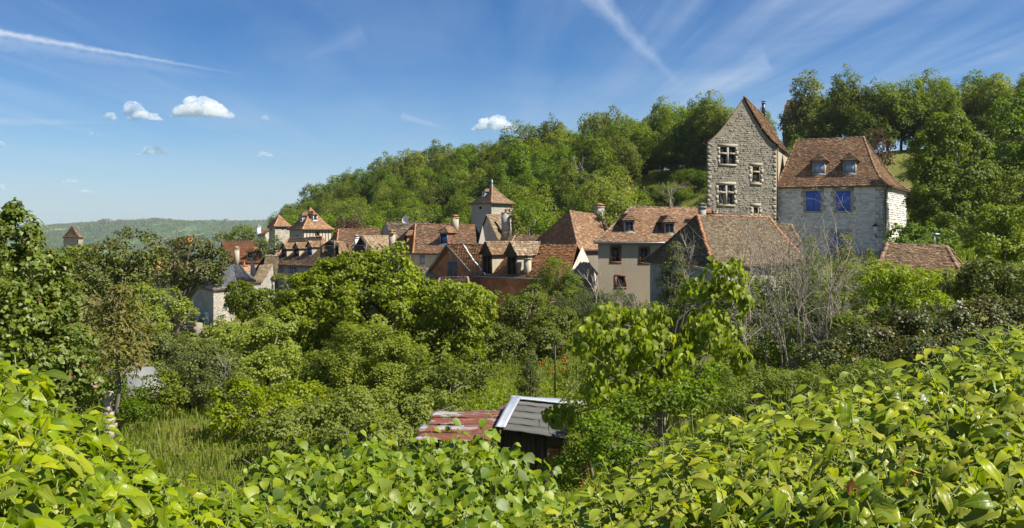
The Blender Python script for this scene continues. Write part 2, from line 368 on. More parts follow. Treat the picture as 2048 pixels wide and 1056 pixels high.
# ---------------------------------------------------------------- terrain
def sstep(x, a, b):
    t = np.clip((np.asarray(x, float) - a) / (b - a), 0, 1); return t * t * (3 - 2 * t)
RX = [-160, -95, -72, -50, -28, -2, 29, 68, 130]
RY = [360, 330, 305, 275, 240, 190, 150, 130, 122]
RZ = [-24, -14, -7, 1.5, 7, 8, 10.5, 13, 18]
FY = [300, 250, 215, 185, 155, 118, 97, 86, 78]
_nz = np.random.RandomState(3)
_W = [(_nz.uniform(-1, 1, 2), _nz.uniform(0, 6.28)) for _ in range(24)]
def wav(x, y, wl, k0, k=6):
    s = 0
    for (d, ph) in _W[k0:k0 + k]:
        d = d / np.hypot(*d); s = s + np.sin((x * d[0] + y * d[1]) * 2 * PI / wl + ph)
        wl *= 0.72
    return s / k
def ground_z(x, y):
    x = np.asarray(x, float); y = np.asarray(y, float)
    z = np.interp(y, [-60, 2, 6, 12, 22, 60], [-1.7, -1.75, -2.6, -4.4, -6.4, -6.6])
    z = z + sstep(x, 1, 14) * sstep(y, 9, 20) * 2.3                      # the garden rises to the right
    z = z + sstep(x, 4, 34) * sstep(y, 30, 80) * 2.6
    foot = np.interp(x, RX, FY); rid = np.interp(x, RX, RY); rz = np.interp(x, RX, RZ)
    k = sstep(y, foot, rid)
    z = z * (1 - k) + rz * k
    z = z + 0.8 * wav(x, y, 40, 0) * sstep(y, 90, 150)
    # left of the wooded hill the land falls to the valley floor
    fall = sstep(y, 230, 900) * sstep(-x, 40 - y * 0.0, 140) + sstep(y, 520, 900) * (1 - sstep(-x, 40, 140))
    z = z * (1 - fall) + fall * -42
    # the ridge across the valley
    t = x / np.maximum(y, 1)
    px = 1024 + 1950 * t
    crest = np.interp(px, [-400, 75, 130, 200, 260, 310, 380, 420, 470, 520, 600, 800], [452, 449, 446, 442, 439, 435, 441, 439, 440, 439, 435, 440])
    zc = (HY - crest) / F * 4000 - 10
    f = sstep(y, 2700, 4000)
    und = wav(x, y, 900, 6) * 14 + wav(x, y, 260, 12) * 5
    z = z * (1 - f) + f * zc + und * sstep(y, 2500, 3000) * (1 - sstep(y, 3700, 3950))
    z = z - sstep(y, 4100, 7000) * 60
    return z
def gz(x, y): return float(ground_z(x, y))

ys = np.concatenate([np.linspace(-40, 0, 8)[:-1], np.geomspace(0.8, 9000, 190)])
ts = np.linspace(-1.35, 1.35, 130)
gx = ts[None, :] * (np.abs(ys)[:, None] + 14); gy = np.repeat(ys[:, None], len(ts), 1)
G = np.stack([gx, gy, ground_z(gx, gy)], -1)
ii = np.arange(len(ys) - 1)[:, None] * len(ts); jj = np.arange(len(ts) - 1)[None, :]
Fg = np.stack([ii + jj, ii + jj + 1, ii + jj + 1 + len(ts), ii + jj + len(ts)], -1).reshape(-1, 4)
m, t = material('meadow_and_fields'); co = objco(t)
sepg = t.new('ShaderNodeSeparateXYZ', ins={0: co})
a = t.noise(co, 0.12, 6, 0.6); b = t.noise(co, 1.6, 4, 0.7); c_ = t.noise(co, 12, 3, 0.7)
c = t.mix(t.ramp(a, [(0.35, 0.0), (0.65, 1.0)]), (0.10, 0.13, 0.025), (0.19, 0.18, 0.05))
c = t.mix(t.ramp(b, [(0.45, 0.0), (0.7, 0.7)]), c, (0.24, 0.19, 0.08))
c = t.mix(t.ramp(c_, [(0.35, 0.6), (0.6, 0.0)]), c, (0.045, 0.06, 0.018))
vor = t.new('ShaderNodeTexVoronoi', ins={'Vector': t.new('ShaderNodeMapping', ins={'Vector': co, 'Rotation': (0, 0, 0.4), 'Scale': (0.0042, 0.0022, 0.0)}).outputs[0], 'Scale': 1.0})
fc = t.new('ShaderNodeSeparateColor', ins={0: vor.outputs['Color']}).outputs[0]
fld = t.ramp(fc, [(0.0, (0.035, 0.060, 0.028)), (0.28, (0.045, 0.075, 0.03)), (0.5, (0.10, 0.16, 0.05)), (0.7, (0.05, 0.085, 0.03)), (0.86, (0.22, 0.24, 0.10)), (1.0, (0.04, 0.065, 0.03))], 'CONSTANT')
fn = t.noise(co, 0.02, 5, 0.7)
fld = t.mix(t.ramp(fn, [(0.4, 0.0), (0.6, 0.6)]), fld, (0.035, 0.06, 0.025))
far = t.ramp(t.math('DIVIDE', sepg.outputs[1], 4000), [(0.08, 0.0), (0.16, 1.0)])
c = t.mix(far, c, fld)
out(t, pbr(t, c, 0.95, 0.05, bump=c_, bstr=0.7, bdist=0.1)); GRASSM = m
gm = np_mesh('ground', G.reshape(-1, 3), Fg, GRASSM, True)
go = link(bpy.data.objects.new('ground', gm)); go['kind'] = 'structure'; go['label'] = 'grassy ground rising to the hill and falling to the valley'

# ---------------------------------------------------------------- buildings
UZ = Vector((0, 0, 1))
class Wall:
    def __init__(s, A, B):
        s.A = Vector((A[0], A[1])); s.B = Vector((B[0], B[1])); d = s.B - s.A; s.L = d.length
        s.u = Vector((d.x / s.L, d.y / s.L, 0)); s.n = Vector((s.u.y, -s.u.x, 0)); s.o = Vector((s.A.x, s.A.y, 0))
    def at(s, px, py):
        """where the sight line of a picture point meets this wall's plane: (along, height)"""
        d = Vector(((px - 1024) / F, 1, (HY - py) / F)); k = s.o.dot(s.n) / d.dot(s.n); p = d * k
        return (p - s.o).dot(s.u), p.z
    def pt(s, a, z, d=0): return s.o + s.u * a + UZ * z + s.n * d
    def rect(s, r):
        x0, y0, x1, y1 = r; a0, z1 = s.at(x0, y0); a1, _ = s.at(x1, y0); _, z0 = s.at((x0 + x1) / 2, y1); _, z1 = s.at((x0 + x1) / 2, y0)
        return a0, z0, a1, z1
    def box(s, mb, a0, z0, a1, z1, d0, d1): return mb.box(s.o, s.u, UZ, s.n, (a0, z0, d0), (a1, z1, d1))
def wall_mesh(mb, W_, z0, z1, ops, th=0.32):
    xs = sorted({0, W_.L} | {o[0] for o in ops} | {o[2] for o in ops}); zs = sorted({z0, z1} | {o[1] for o in ops} | {o[3] for o in ops})
    xs = [x for x in xs if 0 <= x <= W_.L]; zs = [z for z in zs if z0 <= z <= z1]
    for i in range(len(xs) - 1):
        for j in range(len(zs) - 1):
            cx, cz = (xs[i] + xs[i + 1]) / 2, (zs[j] + zs[j + 1]) / 2
            if any(o[0] < cx < o[2] and o[1] < cz < o[3] for o in ops): continue
            mb.add([W_.pt(xs[i], zs[j]), W_.pt(xs[i + 1], zs[j]), W_.pt(xs[i + 1], zs[j + 1]), W_.pt(xs[i], zs[j + 1])], [(0, 1, 2, 3)])
    for (a, b, c, d) in ops:
        q = [(a, b), (c, b), (c, d), (a, d)]
        for k in range(4):
            p, r = q[k], q[(k + 1) % 4]
            mb.add([W_.pt(*p), W_.pt(*r), W_.pt(*r, -th), W_.pt(*p, -th)], [(0, 1, 2, 3)])
class Patch:
    """roof slope between eave edge e0-e1 and ridge edge r0-r1, sagging by sag, flared at the foot"""
    def __init__(s, e0, e1, r1, r0, sag=0.0, wob=0.03):
        s.e0, s.e1, s.r1, s.r0 = [np.array(tuple(p), float) for p in (e0, e1, r1, r0)]
        s.sag = sag; s.wob = wob; s.seed = rng.uniform(0, 9)
    def __call__(s, u, v):
        u = np.asarray(u, float)[..., None]; v = np.asarray(v, float)[..., None]
        p = (s.e0 * (1 - u) + s.e1 * u) * (1 - v) + (s.r0 * (1 - u) + s.r1 * u) * v
        q = np.zeros_like(p); q[..., 2:] = -s.sag * np.sin(PI * np.clip(v, 0, 1) ** 0.8) + s.wob * np.sin(u * 9 + s.seed) * np.sin(v * 5 + s.seed) * 4 * v * (1 - v)
        return p + q
    def normal(s):
        a = s.e1 - s.e0; m_ = (s.r0 + s.r1 - s.e0 - s.e1) / 2; n = np.cross(a, m_); return n / np.linalg.norm(n)
    def sheet(s, mb, nu=10, nv=10, d=0.0):
        uu, vv = np.meshgrid(np.linspace(0, 1, nu + 1), np.linspace(0, 1, nv + 1))
        V = s(uu, vv).reshape(-1, 3) + s.normal() * d
        i = np.arange(nv)[:, None] * (nu + 1); j = np.arange(nu)[None, :]
        mb.addnp(V, np.stack([i + j, i + j + 1, i + j + nu + 2, i + j + nu + 1], -1).reshape(-1, 4))
    def tiles(s, tw=0.2, th=0.15, lift=0.035):
        L = np.linalg.norm((s.r0 + s.r1 - s.e0 - s.e1) / 2); n = max(3, int(L / th)); U0, U1, V0, V1 = [], [], [], []
        we = np.linalg.norm(s.e1 - s.e0); wr = np.linalg.norm(s.r1 - s.r0)
        for r in range(n):
            v = r / n; w_ = we * (1 - v) + wr * v; m_ = max(1, int(round(w_ / tw)))
            b = np.arange(m_ + 1) / m_ if r % 2 == 0 else np.clip((np.arange(m_ + 2) - 0.5) / m_, 0, 1)
            U0.append(b[:-1]); U1.append(b[1:]); V0.append(np.full(len(b) - 1, v)); V1.append(np.full(len(b) - 1, min(1.0, (r + 1.3) / n)))
        U0, U1, V0, V1 = map(np.concatenate, (U0, U1, V0, V1)); k = len(U0); g = (U1 - U0) * 0.04
        V0 = np.clip(V0 + rng.normal(0, 0.0015, k), 0, 1)
        nn = s.normal(); l = (lift * rng.uniform(0.6, 1.5, k) + (rng.rand(k) < 0.04) * lift)[:, None] * nn; tl = rng.normal(0, lift * 0.22, k)[:, None] * nn
        a = s(U0 + g, V0) + l + tl; b = s(U1 - g, V0) + l - tl; c = s(U1 - g, V1) + nn * lift * 0.25; d = s(U0 + g, V1) + nn * lift * 0.25
        e = s(U0 + g, V0); f = s(U1 - g, V0)
        V = np.stack([a, b, c, d, e, f], 1).reshape(-1, 3); o = np.arange(k)[:, None] * 6
        return V, np.concatenate([o + np.array([[0, 1, 2, 3]]), o + np.array([[4, 5, 1, 0]])])
def ridge_line(root, pts, r=0.11, L=0.42, mat=None, single=False, name='ridge_tile', parent=None):
    """half round tiles laid along a line, joined into one part or each on its own"""
    pts = [np.array(tuple(p), float) for p in pts]; seg = [np.linalg.norm(b - a) for a, b in zip(pts, pts[1:])]; tot = sum(seg); n = max(1, int(tot / L)); mb = MB(); base = root.location
    def at(q):
        for a, b, l in zip(pts, pts[1:], seg):
            if q <= l + 1e-6: return a + (b - a) * (q / l)
            q -= l
        return pts[-1]
    for i in range(n):
        a = at(i * tot / n); b = at(min(tot, (i + 1.15) * tot / n)); d = Vector(b - a).normalized(); sx = d.cross(UZ).normalized(); up = sx.cross(d)
        V = []
        rr0 = r * rng.uniform(0.95, 1.12); rr1 = r * 0.86; j = rng.normal(0, 0.012, 2)
        for (c, rr, h) in ((a, rr0, 0.015), (b, rr1, -0.01)):
            for q in range(6):
                th = PI * q / 5
                V.append(Vector(c) + sx * (math.cos(th) * rr + j[0]) + up * (math.sin(th) * rr * 0.8 + h - r * 0.15 + j[1]))
        Fc = [(q, q + 1, q + 7, q + 6) for q in range(5)] + [(5, 4, 3, 2, 1, 0)]
        if single:
            k = MB().add(V, Fc); k.build(name, mat, parent or root, base)
        else: mb.add(V, Fc)
    if not single: mb.build(name + 's' if False else 'ridge_tiling', mat, parent or root, base, kind='stuff')
def rubble(W_, z0, z1, ops, top=None, hz=(0.11, 0.22), wz=(0.16, 0.46), proud=(0.01, 0.06), a0=0.0, a1=None):
    """rubble stones laid in uneven courses on a wall plane, each with its own bevelled face"""
    a1 = W_.L if a1 is None else a1; V, Fq = [], []; z = z0
    R = rng
    while z < z1:
        h = R.uniform(*hz); a = a0 - R.uniform(0, 0.2)
        while a < a1:
            w_ = R.uniform(*wz) * (0.7 + h * 2.2); x0, x1, y0, y1 = max(a, a0), min(a + w_, a1), z, min(z + h, z1); a += w_
            if x1 - x0 < 0.06: continue
            cx, cz = (x0 + x1) / 2, (y0 + y1) / 2
            if any(o[0] - 0.05 < cx < o[2] + 0.05 and o[1] - 0.05 < cz < o[3] + 0.05 for o in ops): continue
            if any(x1 > o[0] and x0 < o[2] and y1 > o[1] and y0 < o[3] for o in ops): continue
            if top is not None and (y1 > top(x0) or y1 > top(x1)): continue
            g = 0.006; p = R.uniform(*proud); j = lambda s_: R.uniform(-s_, s_)
            b = [(x0 + g, y0 + g), (x1 - g, y0 + g), (x1 - g, y1 - g), (x0 + g, y1 - g)]
            i_ = 0.016; f = [(x0 + g + i_ + j(.02), y0 + g + i_ + j(.015)), (x1 - g - i_ + j(.02), y0 + g + i_ + j(.015)), (x1 - g - i_ + j(.02), y1 - g - i_ + j(.015)), (x0 + g + i_ + j(.02), y1 - g - i_ + j(.015))]
            k = len(V)
            V += [W_.pt(*q, -0.01) for q in b] + [W_.pt(*q, p + j(0.016)) for q in f]
            Fq += [(k + 4, k + 5, k + 6, k + 7)] + [(k + q, k + (q + 1) % 4, k + 4 + (q + 1) % 4, k + 4 + q) for q in range(4)]
        z += h
    mb = MB(); mb.v = [tuple(v) for v in V]; mb.n = len(V); mb.f = {4: [list(f) for f in Fq]}
    return mb

class House:
    def __init__(s, name, label, cat, C, zb, ze, rA, rB, hipL=True, hipR=True, wm=None, tm=None, over=0.28, tw=0.27, th=0.2, sag=0.12, ops=None, group=None, stones=None, tile_walls=(0, 1, 3), tops=None, lift=0.035, edge=None, gable_curve=0.0, wms=None, ridge=True, hipmat=None, single=()):
        s.C = [Vector(c) for c in C]; s.ze = ze; s.zb = zb; s.ops = ops or {}
        s.W = [Wall(s.C[i], s.C[(i + 1) % 4]) for i in range(4)]
        base = Vector((sum(c.x for c in s.C) / 4, sum(c.y for c in s.C) / 4, zb)); s.base = base
        s.root = thing(name, label, cat, base, group); s.rects = {}
        rA = Vector(rA); rB = Vector(rB); s.rA, s.rB = rA, rB
        # eave corners pushed out by the overhang
        cen = Vector((base.x, base.y)); E = []
        for i in range(4):
            n1, n2 = s.W[i].n.xy, s.W[i - 1].n.xy; k = (n1 + n2); den = max(0.35, 1 + n1.dot(n2))
            o1 = over; q = s.C[i] + k * (o1 / den); E.append(Vector((q.x, q.y, ze - over * 0.25)))
        if not hipL:   # verge at the gable: less overhang
            rA = rA + s.W[3].n * over * 0.5
        if not hipR: rB = rB + s.W[1].n * over * 0.5
        pat = {0: Patch(E[0], E[1], rB, rA, sag), 2: Patch(E[2], E[3], rA, rB, sag)}
        if hipR: pat[1] = Patch(E[1], E[2], rB, rB, sag)
        if hipL: pat[3] = Patch(E[3], E[0], rA, rA, sag)
        s.pat = pat; s.E = E
        roof = MB()
        for p in pat.values(): p.sheet(roof)
        s.roof = roof.build('roof', tm, s.root, base, smooth=False)
        tv, tf, n = [], [], 0
        for k, p in pat.items():
            if k in tile_walls:
                V, Q = p.tiles(tw, th, lift); tv.append(V); tf.append(Q + n); n += len(V)
        me = np_mesh('tiling', np.concatenate(tv) - np.array(base), np.concatenate(tf), tm)
        o = bpy.data.objects.new('tiling', me); link(o, s.roof); o['kind'] = 'stuff'
        # eave boards under the tiles
        for k, p in pat.items():
            eb = MB()
            u = np.linspace(0, 1, 7); q = p(u, np.zeros(7)); nn = Vector(s.W[k].n)
            for i in range(6):
                a, b = Vector(q[i]), Vector(q[i + 1]); d = UZ * -0.13
                eb.add([a - UZ * 0.012, b - UZ * 0.012, b + d, a + d, a + d - nn * over, b + d - nn * over], [(0, 1, 2, 3), (3, 2, 5, 4)])
            eb.build('eave_board', edge or EAVE, s.root, base)
        if ridge:
            hm = hipmat or HIP_GRY
            if (rB - rA).length > 0.5: ridge_line(s.root, [rA, rB], 0.10, 0.4, hm, single='ridge' in single, parent=s.roof)
            def hipline(e, r, k, u): 
                vv = np.linspace(0.0, 1.0, 9); q = pat[k](np.full(9, float(u)), vv); return list(q + np.array([0, 0, 0.03]))
            if hipL: ridge_line(s.root, hipline(E[0], rA, 0, 0), 0.10, 0.4, hm, single='hip' in single, name='hip_tile', parent=s.roof); ridge_line(s.root, hipline(E[3], rA, 3, 0), 0.10, 0.4, hm, single='hipb' in single, name='hip_tile', parent=s.roof)
            if hipR: ridge_line(s.root, hipline(E[1], rB, 0, 1), 0.10, 0.4, hm, single='hip' in single, name='hip_tile', parent=s.roof); ridge_line(s.root, hipline(E[2], rB, 1, 1), 0.10, 0.4, hm, parent=s.roof)
        # walls
        for i in range(4):
            ops_ = [s.W[i].rect(r) for r in s.ops.get(i, [])]; s.rects[i] = ops_
            mb = MB(); wall_mesh(mb, s.W[i], zb - 1.5, ze, ops_)
            g = (i == 3 and not hipL) or (i == 1 and not hipR)
            if g:
                pp = pat[0]; pb = pat[2]; vv = np.linspace(0.0, 1, 9); uu = 0.0 if i == 3 else 1.0
                f_ = pp(np.full(9, uu), vv); b_ = pb(np.full(9, 1.0 if i == 3 else 0.0), vv); W3 = s.W[i]; pts = []
                for q in list(b_ if i == 3 else f_) + list((f_ if i == 3 else b_)[::-1][1:]):
                    a = (Vector(q) - W3.o).dot(W3.u); pts.append((min(max(a, 0), W3.L), max(ze, q[2] - 0.06)))
                s.gtop = s.__dict__.get('gtop', {}); A_ = np.array([p[0] for p in pts]); Z_ = np.array([p[1] for p in pts])
                s.gtop[i] = (A_, Z_)
                for k in range(len(pts) - 1):
                    if pts[k + 1][0] - pts[k][0] < 1e-4: continue
                    mb.add([W3.pt(pts[k][0], ze), W3.pt(pts[k + 1][0], ze), W3.pt(*pts[k + 1]), W3.pt(*pts[k])], [(0, 1, 2, 3)])
            wmat = (wms or {}).get(i, wm)
            s_w = mb.build('wall', wmat, s.root, base)
            if stones and i in stones:
                st = stones[i]; top = None
                if g: A_, Z_ = s.gtop[i]; top = lambda a, A_=A_, Z_=Z_: np.interp(a, A_, Z_) - 0.08
                else: top = lambda a: ze - 0.05
                zt = (max(Z_) if g else ze)
                ob = rubble(s.W[i], st.get('z0', zb), zt, [tuple((o[0] - st.get('pad', 0.2), o[1] - 0.18, o[2] + st.get('pad', 0.2), o[3] + 0.25)) for o in ops_] + st.get('skip', []), top, **st.get('kw', {}))
                ob.build('rubble_stone', st['mat'], s_w, base, kind='stuff')
            if i in (0, 1, 3) and ops_:       # black sheet painted as the unlit room behind the openings
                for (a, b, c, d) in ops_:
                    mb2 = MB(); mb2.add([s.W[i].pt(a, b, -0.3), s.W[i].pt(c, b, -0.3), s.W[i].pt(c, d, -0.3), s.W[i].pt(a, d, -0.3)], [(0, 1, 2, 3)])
                    mb2.build('room_shade', SHADE_IN, s.root, base)
    def window(s, i, k, frame=WHITE_P, glass=GLASS, cols=2, rows=2, fw=0.06, inset=0.14, sill=None, surround=None, sw=0.14, label=None):
        a, b, c, d = s.rects[i][k]; W_ = s.W[i]; mb = MB()
        bw = fw
        for (q0, q1, q2, q3) in ((a, b, a + bw, d), (c - bw, b, c, d), (a + bw, b, c - bw, b + bw), (a + bw, d - bw, c - bw, d)): W_.box(mb, q0, q1, q2, q3, -inset - 0.05, -inset)
        iw, ih = c - a - 2 * bw, d - b - 2 * bw
        for j in range(1, cols): x = a + bw + iw * j / cols; W_.box(mb, x - bw * 0.35, b + bw, x + bw * 0.35, d - bw, -inset - 0.04, -inset - 0.005)
        for j in range(1, rows): z = b + bw + ih * j / rows; W_.box(mb, a + bw, z - bw * 0.3, c - bw, z + bw * 0.3, -inset - 0.042, -inset - 0.008)
        o = mb.build('window', frame, s.root, s.base, label=label)
        if cols * rows <= 4 and (c - a) > 0.9:
            for j in range(cols):
                for q in range(rows):
                    g = MB(); x0 = a + bw + iw * j / cols; x1 = a + bw + iw * (j + 1) / cols; z0 = b + bw + ih * q / rows; z1 = b + bw + ih * (q + 1) / rows; e = bw * 0.35
                    W_.box(g, x0 + e, z0 + e, x1 - e, z1 - e, -inset - 0.03, -inset - 0.022); g.build('pane', glass, o, s.base)
        else:
            g = MB(); W_.box(g, a + bw, b + bw, c - bw, d - bw, -inset - 0.03, -inset - 0.022); g.build('pane', glass, o, s.base)
        if surround:
            sm = MB(); e = sw
            for (q0, q1, q2, q3) in ((a - e, b, a, d), (c, b, c + e, d), (a - e, d, c + e, d + e), (a - e * 1.2, b - e * 0.8, c + e * 1.2, b)): W_.box(sm, q0, q1, q2, q3, -0.02, 0.035)
            sm.build('window_surround', surround, s.root, s.base)
        return o
    def shutters(s, i, k, mat, open_=False, boards=4, single=False, proud=0.03):
        a, b, c, d = s.rects[i][k]; W_ = s.W[i]; mid = (a + c) / 2
        sides = [(a + 0.01, mid - 0.012), (mid + 0.012, c - 0.01)] if not open_ else [(a - (mid - a), a - 0.02), (c + 0.02, c + (mid - a))]
        if single: sides = [(a + .01, c - .01)]
        for (x0, x1) in sides:
            mb = MB(); n = boards; w_ = (x1 - x0) / n
            for q in range(n): W_.box(mb, x0 + q * w_ + 0.004, b + 0.02, x0 + (q + 1) * w_ - 0.004, d - 0.02, proud - 0.03, proud + (q % 2) * 0.004)
            for zz_ in (0.14, 0.86): z = b + (d - b) * zz_; W_.box(mb, x0 + 0.02, z - 0.05, x1 - 0.02, z + 0.05, proud + 0.005, proud + 0.028)
            mb.build('shutter', mat, s.root, s.base)
    def patch_at(s, k, px, py):
        """point on roof slope k seen at picture point, and slope's horizontal outward direction"""
        p = s.pat[k]; d = np.array([(px - 1024) / F, 1, (HY - py) / F]); best = None
        uu, vv = np.meshgrid(np.linspace(0, 1, 61), np.linspace(0, 1, 61)); q = p(uu, vv)
        sx = q[..., 0] / q[..., 1] * F + 1024; sy = HY - q[..., 2] / q[..., 1] * F; e = (sx - px) ** 2 + (sy - py) ** 2; i = np.unravel_index(np.argmin(e), e.shape)
        return Vector(q[i])
    def dormer(s, k, px, py, w_, h, rise=0.55, over=0.16, style='hip', wall=PL_GREY, frame=WHITE_P, glass=GLASS, tm=TILE_RED, depth=None, cheek=None, cols=2, rows=1, slit=False, label=None, roofup=0.0):
        """px,py: foot of the dormer front in the middle"""
        p0 = s.patch_at(k, px, py); n = s.W[k].n; u = s.W[k].u; nn = s.pat[k].normal(); hor = math.hypot(nn[0], nn[1]); slope = hor / max(nn[2], .2)
        dep = depth or (h + rise) / slope + 0.3; o = p0 + n * 0.0
        b = s.base; mb = MB()
        # cheeks and front surround
        mb.add([o - u * w_ / 2 - UZ * .3, o + u * w_ / 2 - UZ * .3, o + u * w_ / 2 + UZ * h, o - u * w_ / 2 + UZ * h], [(0, 1, 2, 3)])
        dd = h / slope + 0.1
        for sg in (-1, 1):
            e = o + u * (w_ / 2 * sg); mb.add([e - UZ * .3, e - UZ * .3 - n * dd, e + UZ * h - n * dd, e + UZ * h], [(0, 1, 2, 3)])
        d_ = mb.build('dormer', cheek or wall, s.root, b, label=label)
        fw = 0.11; mf = MB()
        for (x0, z0, x1, z1) in ((-w_ / 2, 0, -w_ / 2 + fw, h), (w_ / 2 - fw, 0, w_ / 2, h), (-w_ / 2 + fw, 0, w_ / 2 - fw, fw * .7), (-w_ / 2 + fw, h - fw, w_ / 2 - fw, h)): mf.box(o, u, UZ, n, (x0, z0, 0.0), (x1, z1, 0.07))
        mf.box(o, u, UZ, n, (-w_ / 2 - .08, -.08, 0.0), (w_ / 2 + .08, 0, 0.12))
        for j in range(1, cols): x = -w_ / 2 + fw + (w_ - 2 * fw) * j / cols; mf.box(o, u, UZ, n, (x - .02, fw * .7, 0.005), (x + .02, h - fw, 0.06))
        mf.build('frame', frame, d_, b)
        g = MB(); g.box(o, u, UZ, n, (-w_ / 2 + fw, fw * .7, 0.005), (w_ / 2 - fw, h - fw, 0.03)); g.build('pane', glass, d_, b)
        ov = over; ft = o + n * (ov + 0.06) + UZ * (h - 0.02 + roofup); bk = o - n * dep + UZ * (h + rise); hl = u * (w_ / 2 + ov); R = MB(); T = []
        apex = (o - n * (w_ * 0.35) if style == 'hip' else o + n * (ov + .04)) + UZ * (h + rise + roofup)
        back = o - n * ((h + rise) / slope + 0.25) + UZ * (h + rise + roofup)
        bl = o - hl - n * (h / slope + 0.15) + UZ * (h - 0.02 + roofup); br = bl + hl * 2
        ps = [Patch(ft + hl, br, back, apex, 0.02, 0), Patch(bl, ft - hl, apex, back, 0.02, 0)]
        if style == 'hip': ps.append(Patch(ft - hl, ft + hl, apex, apex, 0.02, 0))
        else:
            gm_ = MB(); gm_.add([o - u * w_ / 2 + UZ * h + n * .02, o + u * w_ / 2 + UZ * h + n * .02, o + UZ * (h + rise * .86 + roofup) + n * .02], [(0, 1, 2)]); gm_.build('gable', wall, d_, b)
        for p in ps: p.sheet(R, 3, 3); T.append(p.tiles(0.2, 0.16, 0.03))
        # soffit
        R.add([ft - hl - UZ * .03, ft + hl - UZ * .03, br - UZ * .03, bl - UZ * .03], [(3, 2, 1, 0)])
        r_ = R.build('dormer_roof', tm, d_, b); 
        # tile faces joined into the same part
        Vs = np.concatenate([q[0] for q in T]); n0 = 0; Fs = []
        for q in T: Fs.append(q[1] + n0); n0 += len(q[0])
        me0 = r_.data; V0 = np.empty(len(me0.vertices) * 3); me0.vertices.foreach_get('co', V0); V0 = V0.reshape(-1, 3); F0 = [list(pg.vertices) for pg in me0.polygons]
        allF = {}
        for f in F0: allF.setdefault(len(f), []).append(f)
        allF.setdefault(4, []).extend((np.concatenate(Fs) + len(V0)).tolist())
        r_.data = np_mesh('dormer_roof', np.concatenate([V0, Vs - np.array(b)]), [np.array(f) for f in allF.values()], tm)
        return d_
    def chimney(s, px, pyb, pyt, Y, wpx, mat=PL_CREAM, cap='tile', capmat=None, deep=0.55, label=None):
        a = P(px, pyb, Y); t_ = P(px, pyt, Y); w_ = wpx / F * Y; u = s.W[0].u; n = s.W[0].n; mb = MB(); h = t_.z - a.z
        o = a - UZ * 0.8; mb.box(o, u, n, UZ, (-w_ / 2, -deep / 2, 0), (w_ / 2, deep / 2, h + 0.8 - .14))
        mb.box(o, u, n, UZ, (-w_ / 2 - .05, -deep / 2 - .05, h + .8 - .14), (w_ / 2 + .05, deep / 2 + .05, h + .8 - .05))
        c = mb.build('chimney', mat, s.root, s.base, label=label); k = MB(); tp = o + UZ * (h + .8 - .05)
        if cap == 'tile':
            for sx in (-1, 1):
                for sy in (-1, 1): k.box(tp, u, n, UZ, (sx * w_ * .38 - .04, sy * deep * .38 - .04, 0), (sx * w_ * .38 + .04, sy * deep * .38 + .04, .16))
            k.add([tp + u * (-w_ / 2 - .06) + n * (deep / 2 + .06) + UZ * .16, tp + u * (w_ / 2 + .06) + n * (deep / 2 + .06) + UZ * .16, tp + u * (w_ / 2 + .06) - n * (deep / 2 + .06) + UZ * .16, tp + u * (-w_ / 2 - .06) - n * (deep / 2 + .06) + UZ * .16, tp + UZ * .28 - u * w_ * .2, tp + UZ * .28 + u * w_ * .2], [(0, 1, 5, 4), (1, 2, 5), (2, 3, 4, 5), (3, 0, 4), (3, 2, 1, 0)])
        else:
            pts = [tp, tp + UZ * .12, tp + UZ * .3, tp + UZ * .33]; k.tube(pts, [w_ * .28, w_ * .22, w_ * .2, w_ * .27], 8)
        k.build('chimney_cap', capmat or TERRA, c, s.base); return c
def YZ(px, py, Y):
    p = P(px, py, Y); return p
def corner(px, Y): return XY(px, Y)

# ---- the tall stone house with the steep gable (right)
fl, fr = XY(1415, 78), XY(1552, 80); dv = Vector((5.9, 15.0))
ze = 7.45; apx = P(1487, 194, 79)
rB_ = Vector((apx.x + dv.x, apx.y + dv.y, apx.z))
tall_ops = [(1440, 294, 1471, 328), (1503, 332, 1521, 366), (1437, 370, 1468, 409), (1505, 413, 1518, 445)]
tall = House('stone_house', 'tall narrow stone house with a steep gable and four mullioned windows', 'house',
             [fr, fr + dv, fl + dv, fl], -3.0, ze, apx, rB_, False, False, MORTAR, TILE_RED, 0.22, 0.2, 0.15, 0.5,
             ops={3: tall_ops}, stones={3: dict(mat=STONE_TALL, z0=-1.0, pad=0.26, kw=dict(hz=(0.08, 0.2), wz=(0.14, 0.36), proud=(-0.006, 0.022)))}, wms={0: PL_CREAM, 2: PL_CREAM}, tile_walls=(0, 2), group=None)
H = tall
def quoins(H, i, k, mat, wd=0.26, hh=0.36, pr=0.03, lintel=True):
    a, b, c, d = H.rects[i][k]; W_ = H.W[i]; z = b - 0.02; q = 0
    while z < d - 0.05:
        h = min(hh * rng.uniform(0.85, 1.2), d - z)
        if d - z - h < 0.12: h = d - z
        for sg in (0, 1):
            w_ = wd * (1.35 if (q + sg) % 2 else 0.8); m_ = MB(); x0, x1 = (a - w_, a - 0.004) if sg == 0 else (c + 0.004, c + w_)
            W_.box(m_, x0, z + 0.006, x1, z + h - 0.006, -0.1, pr + rng.uniform(-.01, .01)); m_.build('jamb_stone', mat, H.root, H.base)
        z += h; q += 1
    if lintel:
        m_ = MB(); W_.box(m_, a - wd * .9, d + 0.004, c + wd * .9, d + 0.26, -0.1, pr + .012); m_.build('lintel', mat, H.root, H.base)
        m_ = MB(); W_.box(m_, a - wd * .5, b - 0.17, c + wd * .5, b - 0.004, -0.1, pr + .05); m_.build('sill', mat, H.root, H.base)
for k in range(4): quoins(H, 3, k, STONE_Q, 0.2)
